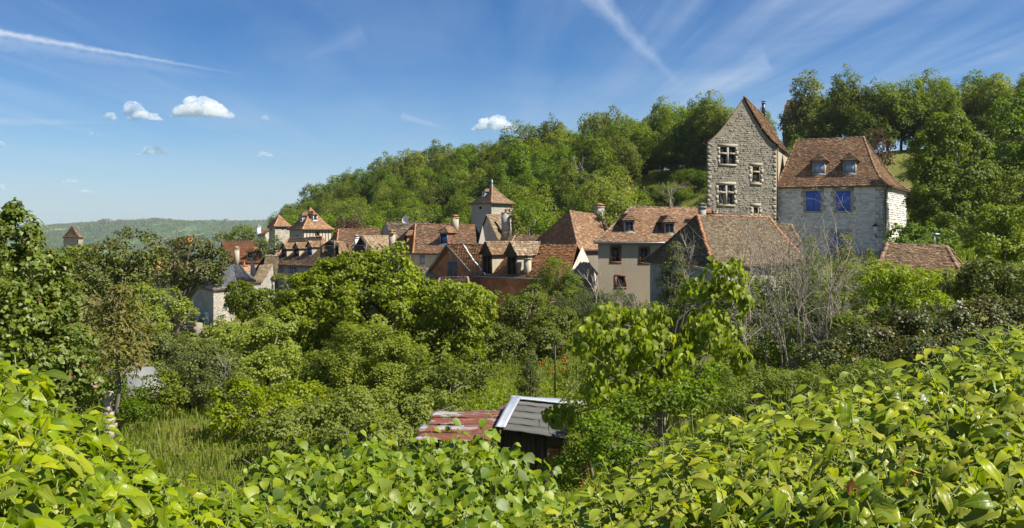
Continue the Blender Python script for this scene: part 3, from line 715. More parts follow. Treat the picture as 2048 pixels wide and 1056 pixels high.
for k in (0, 2):     # stone cross with four lights
    a, b, c, d = H.rects[3][k]; W_ = H.W[3]; mb = MB(); mx = (a + c) / 2; tz = b + (d - b) * 0.62
    W_.box(mb, mx - .07, b, mx + .07, d, -0.2, 0.02); W_.box(mb, a, tz - .07, mx - .07, tz + .07, -0.2, 0.018); W_.box(mb, mx + .07, tz - .07, c, tz + .07, -0.2, 0.018)
    mb.build('stone_mullion', STONE_Q, H.root, H.base)
    for (x0, x1) in ((a, mx - .07), (mx + .07, c)):
        for (z0, z1) in ((b, tz - .07), (tz + .07, d)):
            f = MB()
            e = .05
            for r_ in ((x0, z0, x0 + e, z1), (x1 - e, z0, x1, z1), (x0 + e, z0, x1 - e, z0 + e), (x0 + e, z1 - e, x1 - e, z1)): W_.box(f, *r_, -0.2, -0.14)
            fo = f.build('window_light', BEIGE_P if k == 2 else DARKWOOD, H.root, H.base); g = MB(); W_.box(g, x0 + e, z0 + e, x1 - e, z1 - e, -0.18, -0.17); g.build('pane', GLASS, fo, H.base)
for k in (1, 3):
    a, b, c, d = H.rects[3][k]; W_ = H.W[3]; tz = b + (d - b) * (0.66 if k == 1 else .5); mb = MB(); e = .09
    for r_ in ((a, b, a + e, d), (c - e, b, c, d), (a + e, b, c - e, b + e), (a + e, d - e, c - e, d), (a + e, tz - e * .7, c - e, tz + e * .7)): W_.box(mb, *r_, -0.16, 0.0)
    fo = mb.build('window', BEIGE_P, H.root, H.base)
    for z0, z1 in ((b + e, tz - e * .7), (tz + e * .7, d - e)):
        g = MB(); W_.box(g, a + e, z0, c - e, z1, -0.12, -0.11); g.build('pane', GLASS, fo, H.base)
# corner stones, wall side, downpipe, stove pipe, skylight
for sx in (0, 1):
    z = 0.5; q = 0
    while z < ze - .2:
        h = rng.uniform(.28, .4); w_ = .36 if q % 2 else .22; m_ = MB(); L = H.W[3].L
        x0, x1 = (0, w_) if sx == 0 else (L - w_, L); H.W[3].box(m_, x0 - .01 * (sx == 0), z, x1 + .01 * sx, min(z + h - .012, ze - .05), -0.1, 0.022); m_.build('corner_stone', STONE_TALL, H.root, H.base); z += h; q += 1
mb = MB(); p0 = H.W[0].pt(0.35, 0, 0.09); mb.tube([p0 + UZ * (ze - .25), p0 + UZ * 1.2], 0.055, 6); mb.build('downpipe', BROWNPIPE, H.root, H.base)
q = H.patch_at(0, 1532, 226); mb = MB(); mb.tube([q - UZ * .2, q + UZ * 1.15], 0.15, 10); mb.tube([q + UZ * 1.15, q + UZ * 1.2], 0.19, 10); mb.tube([q + UZ * 1.3, q + UZ * 1.36], [0.24, .2], 10)
mb.build('stove_pipe', m_plain('dark_steel_flue', (0.05, 0.055, 0.07), 0.35, 0.5, 0.6), H.root, H.base)
q = H.patch_at(0, 1577, 268); pn = Vector(H.pat[0].normal()); u_ = H.W[0].u; v_ = pn.cross(u_); mb = MB(); mb.box(q, u_, v_, pn, (-.3, -.5, 0.02), (.3, .5, .1)); sk = mb.build('skylight', ZINC, H.root, H.base)
mb = MB(); mb.box(q, u_, v_, pn, (-.23, -.43, 0.1), (.23, .43, .11)); mb.build('pane', GLASS_L, sk, H.base)

# ---- the whitewashed house with blue shutters
C0, C1, C2 = XY(1551, 80.8), XY(1767, 77.2), XY(1812, 87); C3 = C0 + (C2 - C1)
ze = 4.02
wh_ops = [(1612, 382, 1641, 422), (1672, 382, 1701, 422), (1668, 465, 1697, 505)]
white = House('stone_house', 'pale whitewashed stone house with bright blue shutters and flared tiled roof', 'house', [C0, C1, C2, C3], -3.5, ze,
              P(1592, 280, 84.3), P(1727, 274, 83.6), True, True, MORTAR_W, TILE_RED, 0.3, 0.19, 0.135, 0.62, ops={0: wh_ops},
              stones={0: dict(mat=STONE_WHT, z0=-2.5, pad=0.25, kw=dict(hz=(0.1, 0.2), wz=(0.2, 0.55), proud=(0.0, 0.03))), 1: dict(mat=STONE_WHT, z0=-2.5, kw=dict(proud=(0.0, 0.05)))}, hipmat=HIP_GRY, single=('hip',))
H = white
for k in range(3):
    H.shutters(0, k, BLUE, proud=0.0); quoins(H, 0, k, STONE_QG, 0.30, 0.40, 0.02)
for i, ends in ((0, (1,)), (1, (0,))):
    z = -2.4; q = 0; W_ = H.W[i]
    while z < ze - .3:
        h = rng.uniform(.26, .38); w_ = (.62 if (q + i) % 2 else .36); m_ = MB(); x0, x1 = (W_.L - w_, W_.L + .02) if i == 0 else (-0.0, w_ * .8)
        W_.box(m_, x0, z, x1, z + h - .015, -0.1, 0.016); m_.build('corner_stone', STONE_QG, H.root, H.base); z += h; q += 1
for (px, py) in ((1637, 348), (1700, 348)):
    H.dormer(0, px, py, 0.98, 1.12, rise=0.7, over=0.25, wall=PL_GREY, cheek=PL_GREY, frame=m_plain('grey_window_frame', (0.30, 0.33, 0.36), 0.6), glass=GLASS_L, cols=1, tm=TILE_BRN)
mb = MB(); W_ = H.W[1]; p0 = W_.pt(0.25, 0, 0.10); mb.tube([p0 + UZ * (ze - .2) + W_.n * .2, p0 + UZ * (ze - .55), p0 - UZ * 2.6], 0.055, 6); mb.build('downpipe', BROWNPIPE, H.root, H.base)
# wall lamp on a bracket by the corner
a_, z_ = H.W[0].at(1752, 457); o = H.W[0].pt(a_, z_ , 0.5); n_ = H.W[0].n; lamp = thing('wall_lamp', 'white lantern on a black bracket at the corner of the blue-shuttered house', 'lamp', H.W[0].pt(a_, z_, 0.04))
mb = MB(); mb.tube([H.W[0].pt(a_, z_ - .75, 0.02), H.W[0].pt(a_, z_ - .55, 0.35), o - UZ * .38], 0.03, 5); mb.build('bracket', BLACKM, lamp, lamp.location)
mb = MB(); mb.tube([o - UZ * .36, o - UZ * .3, o + UZ * .16], [0.10, 0.13, 0.22], 6); mb.build('lantern_glass', WHITE_P, lamp, lamp.location)
mb = MB(); mb.tube([o + UZ * .161, o + UZ * .2, o + UZ * .34, o + UZ * .42], [0.27, 0.25, 0.08, 0.03], 6); mb.build('lantern_cap', BLACKM, lamp, lamp.location)

# ---- beige rendered house with two dormers and red window surrounds
b_ops = [(1224, 494, 1239, 523), (1281, 496, 1296, 525), (1233, 553, 1249, 574)]
beige = \
    House('rendered_house', 'beige rendered house with red window surrounds and two roof dormers', 'house', [XY(1196, 66), XY(1418, 66.6), XY(1448, 75.6), XY(1228, 74.5)], -5.4, -0.42,
              P(1262, 414, 70.5), P(1420, 416, 71.5), True, False, PL_BEIGE, TILE_RED, 0.22, 0.2, 0.15, 0.1, ops={0: b_ops}, hipmat=HIP_GRY)
H = beige
for k in range(3):
    H.window(0, k, DARKWOOD, GLASS, 2, 3, 0.05, 0.1, surround=BRICK_TRIM, sw=0.13)
mb = MB(); e0, e1 = H.E[0], H.E[1]; mb.tube([e0 + Vector((0, -.06, -.05)), e1 + Vector((0, -.06, -.05))], 0.06, 6); mb.build('gutter', ZINC, H.root, H.base)
for (px, py) in ((1258, 465), (1339, 468)):
    H.dormer(0, px, py, 0.72, 0.82, rise=0.5, over=0.2, wall=PL_BEIGE, cheek=BRICK_TRIM, frame=PL_GREY, cols=2, tm=TILE_RED if px < 1300 else TILE_BRN)
H.chimney(1404, 428, 412, 69, 12, PL_GREY, 'tile', OLDWOOD)

# ---- hipped barn roof in front of it, brown tiles with orange hips
hb = House('barn', 'low barn with brown hipped roof and orange hip tiles behind bare twigs', 'barn', [XY(1432, 48.4), XY(1606, 52), XY(1560, 60), XY(1300, 57)], -5.0, -1.42,
           P(1395, 431, 53.5), P(1536, 434, 56), True, True, RUB_GREY, TILE_GRY, 0.3, 0.2, 0.14, 0.12, hipmat=HIP_ORG, single=('hip', 'hipb'), lift=0.045)
an = House('outbuilding', 'small brown-tiled outbuilding at the right end of the hipped barn', 'outbuilding', [XY(1520, 60), XY(1598, 60), XY(1600, 65), XY(1525, 65)], -4, -.6,
           P(1530, 447, 62.5), P(1582, 449, 62.5), True, True, RUB_GREY, TILE_GRY, 0.2)
# ---- steep orange hipped roof with ivy-clad chimney
oh = House('stone_house', 'house with a steep orange hipped roof and an ivy-clad chimney', 'house', [XY(1160, 77), XY(1214, 78.5), XY(1262, 88), XY(1060, 88)], -5.5, -1.12,
           P(1140, 422, 82.5), P(1196, 430, 84), True, True, RUB_GREY, TILE_ORG if False else TILE_RED, 0.22, 0.21, 0.155, 0.12, hipmat=HIP_GRY, wms={0: MORTAR})
oh.chimney(1199, 432, 412, 84, 15, RUB_GREY, 'tile', TERRA)

# ---- orange brick house with two deep dormers
br = House('brick_house', 'orange brick house with shuttered gable window and two steep gabled dormers', 'house', [XY(953, 73), XY(1134, 67), XY(1192, 76), XY(862, 80)], -6.0, -2.98,
           P(896, 488, 76.6), P(1152, 491, 71.6), False, False, BRICK, TILE_ORG, 0.18, 0.24, 0.21, 0.1, wms={1: PL_GABLE}, lift=0.05, hipmat=HIP_GRY)
H = br
W_ = H.W[3]; a0, z1 = W_.at(896, 523); a1, z0 = W_.at(914, 552); mb = MB(); W_.box(mb, a0 - .08, z0 - .08, a1 + .08, z1 + .08, -.05, .03); so_ = mb.build('window', PL_GREY, H.root, H.base)
for x0, x1 in ((a0, (a0 + a1) / 2 - .02), ((a0 + a1) / 2 + .02, a1)):
    mb = MB(); n = 4; w_ = (x1 - x0) / n
    for k in range(n): W_.box(mb, x0 + k * w_ + .006, z0, x0 + (k + 1) * w_ - .006, z1, .031, .055 + .008 * (k % 2))
    for zq in (.2, .8): W_.box(mb, x0 + .02, z0 + (z1 - z0) * zq - .05, x1 - .02, z0 + (z1 - z0) * zq + .05, .064, .085)
    mb.build('shutter', m_wood('grey_shutter_wood', (0.07, 0.07, 0.075), (0.15, 0.15, 0.15)), so_, H.base)
for px in (975, 1025):
    H.dormer(0, px, 548 if px < 1000 else 550, 1.0, 1.45, rise=1.0, over=0.22, style='gable', wall=DARKWOOD, cheek=PL_CREAM, frame=DARKWOOD, glass=SHADE_IN, cols=2, tm=TILE_MOT if px > 1000 else TILE_BRN)
H.chimney(1055, 545, 515, 70, 12, PL_CREAM, 'tile', OLDWOOD, deep=.35)
# gable barge boards
for e, r in ((H.E[0], H.rA), (H.E[3], H.rA)):
    n3 = H.W[3].n; mb = MB(); a, b = Vector(e) + n3 * .1, Vector(r) + n3 * .18; mb.add([a, b, b - UZ * .2, a - UZ * .2, a - n3 * .12, b - n3 * .12], [(0, 1, 2, 3), (0, 4, 5, 1)]); mb.build('barge_board', OLDWOOD, H.root, H.base)
# white flashing strip down the roof
u_ = 0.13; q = H.pat[0](np.full(12, 0.13) , np.linspace(0.0, 1.0, 12)); q[:, 0] += 0.0; ridge_line(H.root, q + np.array([0, 0, .03]), .07, .9, WHITE_P)
mb = MB(); mb.tube([H.E[0] + Vector((-.05, -.08, -.06)), H.E[1] + Vector((-.05, -.08, -.06))], .06, 6); mb.build('gutter', ZINC, H.root, H.base)

# ---- big pyramid-roofed tower with its small gabled house
tw4 = House('square_tower', 'square tower with pyramid tile roof and a finial at the foot of the wood', 'tower', [XY(983, 110.5), XY(1026, 114), XY(985, 119), XY(943, 114.2)], -3, 3.75,
            P(984, 372, 114.5), P(984, 372, 114.5), True, True, PL_GREY, TILE_BRN, 0.32, 0.26, 0.2, 0.28, wms={0: RUB_PALE}, ridge=True, tile_walls=(0, 3), hipmat=HIP_GRY, ops={3: [(957, 411, 963, 420), (952, 444, 959, 450)]})
tw4.window(3, 0, WHITE_P, SHADE_IN, 1, 1, .06, .05); tw4.window(3, 1, WHITE_P, GLASS_L, 1, 1, .05, .05)
mb = MB(); q = P(984, 373, 114.5); mb.tube([q - UZ * .2, q + UZ * .15, q + UZ * .3, q + UZ * .5, q + UZ * .62, q + UZ * .85], [.2, .16, .08, .15, .1, .02], 8); mb.build('finial', ZINC, tw4.root, tw4.base)
tw4.dormer(3, 968, 392, .55, .5, rise=.35, over=.1, frame=WHITE_P, cols=1, tm=TILE_BRN)
kg = House('stone_house', 'small grey gabled house below the square tower with a broad chimney', 'house', [XY(997, 98), XY(1018, 103), XY(990, 108), XY(955, 103)], -4, -.55,
           P(974, 430, 100.5), P(1005, 429, 105.5), False, False, PL_GREY, TILE_MOT, 0.15, .26, .20, .05, hipmat=HIP_GRY)
kg.chimney(1013, 466, 424, 101, 17, RUB_GREY, 'pot', TERRA, deep=.9)
wb = House('outbuilding', 'white box dormer room with a small grey roof beside the gabled house', 'outbuilding', [XY(1001, 95), XY(1015, 94), XY(1028, 97), XY(1012, 98.5)], -2.5, -.62,
           P(1006, 464, 96.4), P(1020, 463, 96), True, True, PL_WHITE, TILE_GRY, 0.08, .26, .20, .0, ridge=False)
lr = House('house', 'low tiled roof strip between the gabled house and orange hipped roof', 'house', [XY(1018, 90), XY(1135, 88), XY(1140, 96), XY(1024, 98)], -5, -1.2,
           P(1030, 471, 94), P(1120, 472, 92), True, False, PL_GREY, TILE_BRN, 0.15, .26, .20, .05)

# ---- big roof with hip line, orange dormer and blue dormer
jr = House('house', 'large orange-brown tiled house with a chimney and one blue-framed dormer', 'house', [XY(829, 92), XY(952, 90), XY(975, 100), XY(768, 101)], -6.5, -1.68,
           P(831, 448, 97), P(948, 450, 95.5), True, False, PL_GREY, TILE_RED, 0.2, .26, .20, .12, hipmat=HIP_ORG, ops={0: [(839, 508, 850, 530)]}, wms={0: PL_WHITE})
jr.window(0, 0, WHITE_P, GLASS_L, 1, 1, .05, .08)
jr.chimney(910, 450, 434, 95, 12, PL_CREAM, 'tile', TERRA)
jr.dormer(0, 887, 489, .8, 1.1, rise=.6, wall=TERRA, cheek=BRICK_TRIM, frame=BLUE_F, cols=1, tm=TILE_RED)
jr.dormer(3, 812, 489, .8, .9, rise=.5, wall=TERRA, cheek=TERRA, frame=DARKWOOD, glass=SHADE_IN, cols=1, tm=TILE_RED)
# the mottled grey-brown gable house behind, with a satellite dish
ig = House('house', 'gabled house with mottled grey roof and a white satellite dish behind', 'house', [XY(787, 102), XY(862, 100), XY(872, 108), XY(757, 109)], -5, -.45,
           P(773, 444, 105.5), P(856, 445, 103.5), False, False, PL_GREY, TILE_MOT, 0.15, .24, .19, .05, ops={3: [(773, 462, 779, 468)]})
ig.window(3, 0, WHITE_P, GLASS, 1, 1, .05, .05)
q = P(812, 443, 104); mb = MB(); mb.tube([q - UZ * .3, q + UZ * .1], .03, 5)
V = []; dd = Vector((-.5, -.8, .3)).normalized(); e1 = dd.cross(UZ).normalized(); e2 = e1.cross(dd)
for r in (0.0, .25, .45):
    for k in range(10): V.append(q + UZ * .2 + (e1 * math.cos(k * .628) + e2 * math.sin(k * .628)) * (r + .001) + dd * (r * r * .6))
Fc = [(i * 10 + k, i * 10 + (k + 1) % 10, i * 10 + 10 + (k + 1) % 10, i * 10 + 10 + k) for i in range(2) for k in range(10)]
mb.add(V, Fc); mb.build('satellite_dish', WHITE_P, ig.root, ig.base)
# ---- gabled house with open loggia under the roof
hg = House('house', 'house with an open balcony under its pointed gable and a cream wall', 'house', [XY(745, 84), XY(778, 89), XY(770, 97), XY(711, 90)], -7, -1.55,
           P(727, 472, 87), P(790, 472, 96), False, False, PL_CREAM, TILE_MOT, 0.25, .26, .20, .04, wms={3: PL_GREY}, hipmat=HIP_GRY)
def loggia(H, i, r, top, name='balcony'):
    """a flat black face painted as the shade of a recess under the gable, with a railing and a plank floor"""
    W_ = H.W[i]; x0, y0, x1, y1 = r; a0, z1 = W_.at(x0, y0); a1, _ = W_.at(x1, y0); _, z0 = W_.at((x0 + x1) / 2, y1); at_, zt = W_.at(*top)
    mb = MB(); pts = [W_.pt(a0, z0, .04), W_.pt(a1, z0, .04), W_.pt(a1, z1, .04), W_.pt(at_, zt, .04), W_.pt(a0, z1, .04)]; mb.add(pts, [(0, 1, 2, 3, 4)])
    root = mb.build(name, SHADE_IN, H.root, H.base)
    mb = MB(); W_.box(mb, a0 - .1, z0 - .14, a1 + .1, z0, .05, .5); zr = z0 + .95; W_.box(mb, a0 - .05, zr, a1 + .05, zr + .08, .42, .5)
    n = 14
    for k in range(n + 1): x = a0 + (a1 - a0) * k / n; W_.box(mb, x - .02, z0, x + .02, zr, .44, .48)
    for sx in (a0, a1): W_.box(mb, sx - .07, z0, sx + .07, z1 + (.3), .4, .5)
    mb.build('railing', OLDWOOD, root, H.base)
    mb = MB()
    for (p, q_) in (((a0 - .35, z1 - .25), (at_, zt + .25)), ((at_, zt + .25), (a1 + .35, z1 - .25))):
        A_, B_ = W_.pt(*p, .3), W_.pt(*q_, .3); mb.add([A_, B_, B_ - UZ * .16, A_ - UZ * .16, A_ - W_.n * .3, B_ - W_.n * .3], [(0, 1, 2, 3), (0, 4, 5, 1)])
    mb.build('verge_board', DARKWOOD, root, H.base)
loggia(hg, 3, (715, 492, 743, 513), (727, 478))
hg.chimney(784, 490, 464, 88, 9, PL_CREAM, 'tile', TERRA, deep=.5)
# ---- roof with hipped end and loggia opening
gg = House('house', 'tall hipped house with a wide dark loggia and a white chimney', 'house', [XY(675, 97.5), XY(775, 96), XY(790, 106), XY(640, 104)], -7, -2.2,
           P(677, 458, 103.5), P(757, 458, 102.5), True, False, PL_GREY, TILE_RED, 0.25, .26, .20, .1, hipmat=HIP_ORG)
gg.chimney(713, 497, 474, 98, 6, WHITE_P, 'tile', PL_CREAM, deep=.35)
lg = House('house', 'timbered loggia house with a dark open front left of the balcony gable', 'house', [XY(682, 88.5), XY(700, 92), XY(690, 97), XY(646, 92)], -7, -1.9,
           P(664, 484, 90.5), P(685, 484, 94.5), False, False, PL_GREY, TILE_BRN, 0.2, .26, .20, .02)
loggia(lg, 3, (651, 486, 678, 513), (665, 485.5))
# ---- row house with three dormers and pale blue shutters
er_ops = [(560, 535, 568, 546), (581, 533, 590, 547), (611, 531, 622, 547), (560, 564, 567, 580), (570, 564, 577, 588), (590, 566, 597, 580), (612, 566, 619, 580)]
er = House('row_house', 'long grey house with three dormers and pale blue shutters', 'house', [XY(548, 96), XY(643, 92), XY(665, 100), XY(556, 104)], -7.5, -2.88,
           P(577, 478, 100.5), P(645, 473.5, 97), True, True, PL_GREY, TILE_BRN, 0.22, .26, .20, .08, ops={0: er_ops}, hipmat=HIP_ORG)
for k in (0, 2, 3, 4, 5, 6): er.shutters(0, k, BLUE_P, boards=3, single=k in (3, 4), proud=0.0)
er.window(0, 1, WHITE_P, GLASS, 2, 2, .05, .1); er.shutters(0, 1, BLUE_P, open_=True, boards=2, proud=.035)
for px, py in ((569, 514), (594, 513), (620, 511)): er.dormer(0, px, py, .7, .8, rise=.6, wall=PL_CREAM, cheek=PL_CREAM, frame=BLUE_F if px > 600 else DARKWOOD, cols=1, style='gable', tm=TILE_BRN)
mb = MB(); px_, _ = er.W[0].at(592, 540); q = er.W[0].pt(px_, 0, .08); mb.tube([q + UZ * -3.0, q - UZ * 7], .05, 5); mb.build('downpipe', ZINC, er.root, er.base)
# ---- lean shed house left of it
dr = House('house', 'brown tiled lean-to barn left of the long grey house', 'barn', [XY(520, 88), XY(549, 92), XY(545, 98), XY(500, 93)], -7.5, -4.0,
           P(533, 511, 93), P(556, 511, 97), False, False, RUB_GREY, TILE_GRY, 0.2, .26, .20, .05)
dr2 = House('house', 'low barn wing with brown roof in front of the long grey house', 'barn', [XY(505, 86), XY(522, 86.5), XY(548, 92), XY(512, 92)], -7.5, -4.1, P(520, 530, 90), P(545, 528, 91.5), True, False, RUB_GREY, TILE_GRY, .15, ridge=False)
# ---- two dovecote towers
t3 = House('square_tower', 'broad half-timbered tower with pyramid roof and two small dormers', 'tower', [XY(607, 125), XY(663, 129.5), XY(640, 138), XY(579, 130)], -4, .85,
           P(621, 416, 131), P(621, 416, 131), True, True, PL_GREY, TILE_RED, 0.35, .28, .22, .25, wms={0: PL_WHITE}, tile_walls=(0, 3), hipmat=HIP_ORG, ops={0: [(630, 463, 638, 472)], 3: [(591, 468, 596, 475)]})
t3.window(0, 0, DARKWOOD, SHADE_IN, 1, 1, .08, .05); t3.window(3, 0, WHITE_P, GLASS, 1, 1, .06, .05)
mb = MB(); W_ = t3.W[0]; n = 9
for k in range(n + 1): x = W_.L * k / n; W_.box(mb, max(0, x - .06), -1.0, min(W_.L, x + .06), .8, -.02, .03)
W_.box(mb, 0.06, -1.15, W_.L - .06, -1.0, -.02, .04); mb.build('timber_frame', DARKWOOD, t3.root, t3.base)
t3.dormer(0, 630, 441, .8, .8, rise=.5, frame=WHITE_P, cols=1); t3.dormer(3, 603, 443, .8, .8, rise=.5, frame=WHITE_P, cols=1, glass=SHADE_IN)
t2 = House('square_tower', 'slim pale stone tower with pyramid roof left of the half-timbered tower', 'tower', [XY(550, 135), XY(579, 138), XY(566, 144), XY(538, 139)], -4, 1.3,
           P(558, 431, 139), P(558, 431, 139), True, True, RUB_PALE, TILE_RED, 0.28, .3, .24, .1, wms={3: PL_GREY}, tile_walls=(0, 3), hipmat=HIP_ORG, ops={0: [(564, 457, 567, 460)], 3: [(541, 457, 544, 461)]})
fw_ = House('house', 'small brown-roofed house with a white chimney left of the slim tower', 'house', [XY(516, 150), XY(530, 148), XY(545, 152), XY(528, 156)], -4, .1, P(520, 458, 152), P(540, 458, 152), False, False, PL_WHITE, TILE_RED, .2, .3, .24, 0)
fw_.chimney(517, 470, 453, 150, 6, WHITE_P, 'tile', PL_CREAM)
# ---- clean red roof house
bh = House('house', 'house with an even red-brown roof, one dormer and cream chimney', 'house', [XY(461, 108), XY(522, 107), XY(520, 115), XY(440, 117)], -7, -3.02,
           P(444, 483, 112.5), P(505, 482, 111.5), False, False, PL_CREAM, TILE_CLEAN, 0.15, .26, .2, 0.02, wms={3: SLATE})
bh.chimney(473, 521, 497, 107.5, 8, PL_CREAM, 'tile', PL_CREAM, deep=.5); bh.dormer(0, 501, 517, .8, .75, rise=.5, frame=BEIGE_P, cols=1, tm=TILE_CLEAN)
lt = House('outbuilding', 'low ochre lean-to with an orange brick chimney', 'outbuilding', [XY(488, 92), XY(518, 93), XY(530, 99), XY(492, 99)], -7, -3.9, P(498, 531, 96), P(525, 530, 96), True, True, PL_YEL, TILE_MOT, .2)
lt.chimney(488, 545, 529, 91.5, 9, TERRA, 'pot', TERRA, deep=.45)
# ---- slate roofed stone house
sc = House('stone_house', 'old stone house with a steep pointed slate roof and white shutters', 'house', [XY(427, 71), XY(470, 75), XY(452, 83), XY(385, 78)], -7.6, -3.92,
           P(443, 541, 75.5), P(463, 531, 80), True, True, RUB_PALE, SLATE, 0.22, .22, .18, .25, wms={3: RUB_GREY}, ops={0: [(436, 630, 452, 639)], 3: [(393, 617, 399, 641), (403, 626, 410, 636), (411, 624, 419, 650)]}, hipmat=SLATE)
sc.window(0, 0, WHITE_P, GLASS, 3, 1, .05, .08); sc.shutters(3, 0, WHITE_P, boards=3); sc.window(3, 1, WHITE_P, GLASS, 1, 1, .08, .05); sc.shutters(3, 2, WHITE_P, boards=3)
sc2 = House('stone_house', 'slate-roofed wing behind the pointed slate house', 'house', [XY(470, 83), XY(508, 82), XY(500, 90), XY(455, 90)], -7, -3.75, P(462, 530, 87), P(480, 531, 87), True, True, PL_WHITE, SLATE, .2, .22, .18, .2, hipmat=SLATE)
# ---- behind the gnarled trees
gb = House('stone_house', 'grey stone house half hidden behind gnarled trees', 'house', [XY(303, 84), XY(392, 82), XY(395, 90), XY(305, 92)], -7.8, -3.6, P(312, 524, 88), P(385, 524, 87), False, False, RUB_GREY, TILE_MOT, .2, ops={0: [(366, 585, 372, 601), (330, 575, 337, 588)]})
gb.shutters(0, 0, BLUE_P, boards=3); gb.shutters(0, 1, WHITE_P, boards=3); gb.chimney(316, 540, 520, 86, 12, TERRA, 'pot', TERRA)
ha = House('house', 'far brown roof with an orange chimney above the gnarled trees', 'house', [XY(346, 150), XY(378, 149), XY(384, 155), XY(350, 156)], -7, -1.9, P(352, 475, 153), P(374, 475, 152), True, True, PL_CREAM, TILE_RED, .2, .3, .24, 0); ha.chimney(379, 486, 474, 150, 9, TERRA, 'tile', TERRA)
t1 = House('square_tower', 'lonely square tower with orange pyramid roof near the left edge', 'tower', [XY(127, 190), XY(157, 188), XY(166, 192), XY(138, 195)], -12, -.35,
           P(144, 451, 191), P(144, 451, 191), True, True, RUB_PALE, TILE_RED, 0.25, .35, .28, .25, ridge=False, ops={0: [(154, 480, 156, 484)]})
hu = House('hut', 'low stone hut with an uneven tan tiled roof below the hedge', 'hut', [XY(1752, 40.5), XY(1915, 40), XY(1925, 46), XY(1760, 46.5)], -4.2, -1.6, P(1775, 488, 43.2), P(1893, 493, 43), True, True, RUB_GREY, TILE_BRN, .25, .17, .13, .12, lift=.05, hipmat=HIP_GRY, single=('hip', 'ridge'))
mb = MB(); q = P(1869, 489, 43.4); mb.tube([q - UZ * .3, q + UZ * .42], .035, 6); mb.box(q + UZ * .42, Vector((1, 0, 0)), Vector((0, 1, 0)), UZ, (-.1, -.06, 0), (.22, .06, .07)); mb.build('vent_pipe', ZINC, hu.root, hu.base)
lw = House('house', 'low mottled roof in front of the large tiled house, behind the sycamore', 'house', [XY(770, 79), XY(880, 77), XY(885, 84), XY(780, 86)], -7, -3.9, P(795, 533, 83), P(870, 532, 81), True, True, RUB_GREY, TILE_MOT, .2)
lw2 = House('house', 'low stone building with a grey roof below the brick gable', 'house', [XY(868, 70), XY(940, 68), XY(950, 74), XY(880, 76)], -7, -4.15, P(880, 556, 73.5), P(935, 554, 71.5), True, True, RUB_GREY, TILE_GRY, .15)
ht = House('house', 'cream house with a brown roof among trees on the hilltop', 'house', [XY(1565, 150), XY(1640, 147), XY(1655, 156), XY(1575, 158)], 9, 17.4, P(1576, 201, 154), P(1632, 203, 152), False, False, PL_CREAM, TILE_BRN, .3, .35, .28, 0, ops={0: [(1590, 232, 1596, 242), (1612, 232, 1618, 242)]})
ht.window(0, 0); ht.window(0, 1)
# roof box frame between beige and tall house
mb = MB(); o = P(1412, 428, 70)
for k in range(4): mb.box(o + Vector((k * .28 + .1, 0, 0)), Vector((1, 0, 0)), Vector((0, 1, 0)), UZ, (-.05, 0, -.45), (.05, .1, .0))
mb.box(o, Vector((1, 0, 0)), Vector((0, 1, 0)), UZ, (-.1, -.05, 0), (1.15, .3, .07)); fr_ = mb.build('balcony_rail', BLACKM, None, o); fr_.location = o; tag(fr_, 'short black railing at the foot of the tall stone house', 'railing')

# ---------------------------------------------------------------- foliage tools
# leaf templates: x along the leaf (0 stem, 1 tip), y across, z up; uv = (x, y+0.5)
def tpl(rows, droop=0.15, fold=0.12, wave=0.0, side_cols=1):
    """rows: (x, half width); builds the two halves of a leaf folded on its midrib"""
    V, U, Fq = [], [], []
    for k, (x, h) in enumerate(rows):
        z0 = -droop * x * x
        V.append((x, 0, z0)); U.append((x, .5))
        for sg in (-1, 1):
            for c in range(1, side_cols + 1):
                f = c / side_cols
                wv = wave * math.sin(k * 2.4 + sg * 1.1) * f
                V.append((x - 0.0 * f, sg * h * f, z0 + fold * h * f * (1 if c < side_cols or side_cols == 1 else .4) + wv)); U.append((x, .5 + sg * h * f))
    st = 1 + 2 * side_cols
    for k in range(len(rows) - 1):
        a, b = k * st, (k + 1) * st
        for sg in (0, 1):
            o = [0] + [1 + sg * side_cols + c for c in range(side_cols)]
            for c in range(side_cols):
                q = (a + o[c], b + o[c], b + o[c + 1], a + o[c + 1]); Fq.append(q if sg else q[::-1])
    return np.array(V, float), np.array(U, float), np.array(Fq)
L_QUAD = (np.array([(0, 0, 0), (.5, -.32, .05), (1, 0, -.12), (.5, .32, .05)], float), np.array([(0, .5), (.5, .2), (1, .5), (.5, .8)], float), np.array([(0, 1, 2, 3)]))
L_FOLD = (np.array([(0, 0, 0), (.42, -.44, .10), (1, 0, -.15), (.42, .44, .10)], float), np.array([(0, .5), (.4, .1), (1, .5), (.4, .9)], float), np.array([(0, 1, 2), (0, 2, 3)]))
L_SLIM = (np.array([(0, 0, 0), (.45, -.15, .04), (1, 0, -.15), (.45, .15, .04)], float), np.array([(0, .5), (.4, .3), (1, .5), (.4, .7)], float), np.array([(0, 1, 2), (0, 2, 3)]))
L_ROUND = tpl([(0, .02), (.22, .42), (.6, .44), (1, .02)], .2, .2)
L_LOBED = tpl([(0, .05), (.12, .48), (.35, .30), (.5, .50), (.72, .20), (1, .01)], .18, .2)       # maple-like
L_OVAL = tpl([(0, .02), (.3, .27), (.7, .22), (1, .01)], .2, .3)
L_LONG = tpl([(0, .01), (.4, .11), (1, .005)], .15, .2)
L_HEART = tpl([(-.08, .16), (0.02, .42), (.25, .50), (.55, .36), (.8, .15), (1, .01)], .35, .25, .02)
L_VINE = tpl([(-.06, .22), (.14, .50), (.5, .47), (1, .02)], .22, .22, .03)
L_IVY = tpl([(0, .05), (.16, .27), (.38, .27), (.68, .18), (1, .01)], .6, .8, .06, 2)
L_IVY2 = tpl([(0, .08), (.18, .40), (.36, .25), (.60, .22), (1, .01)], .35, .55, .08, 2)
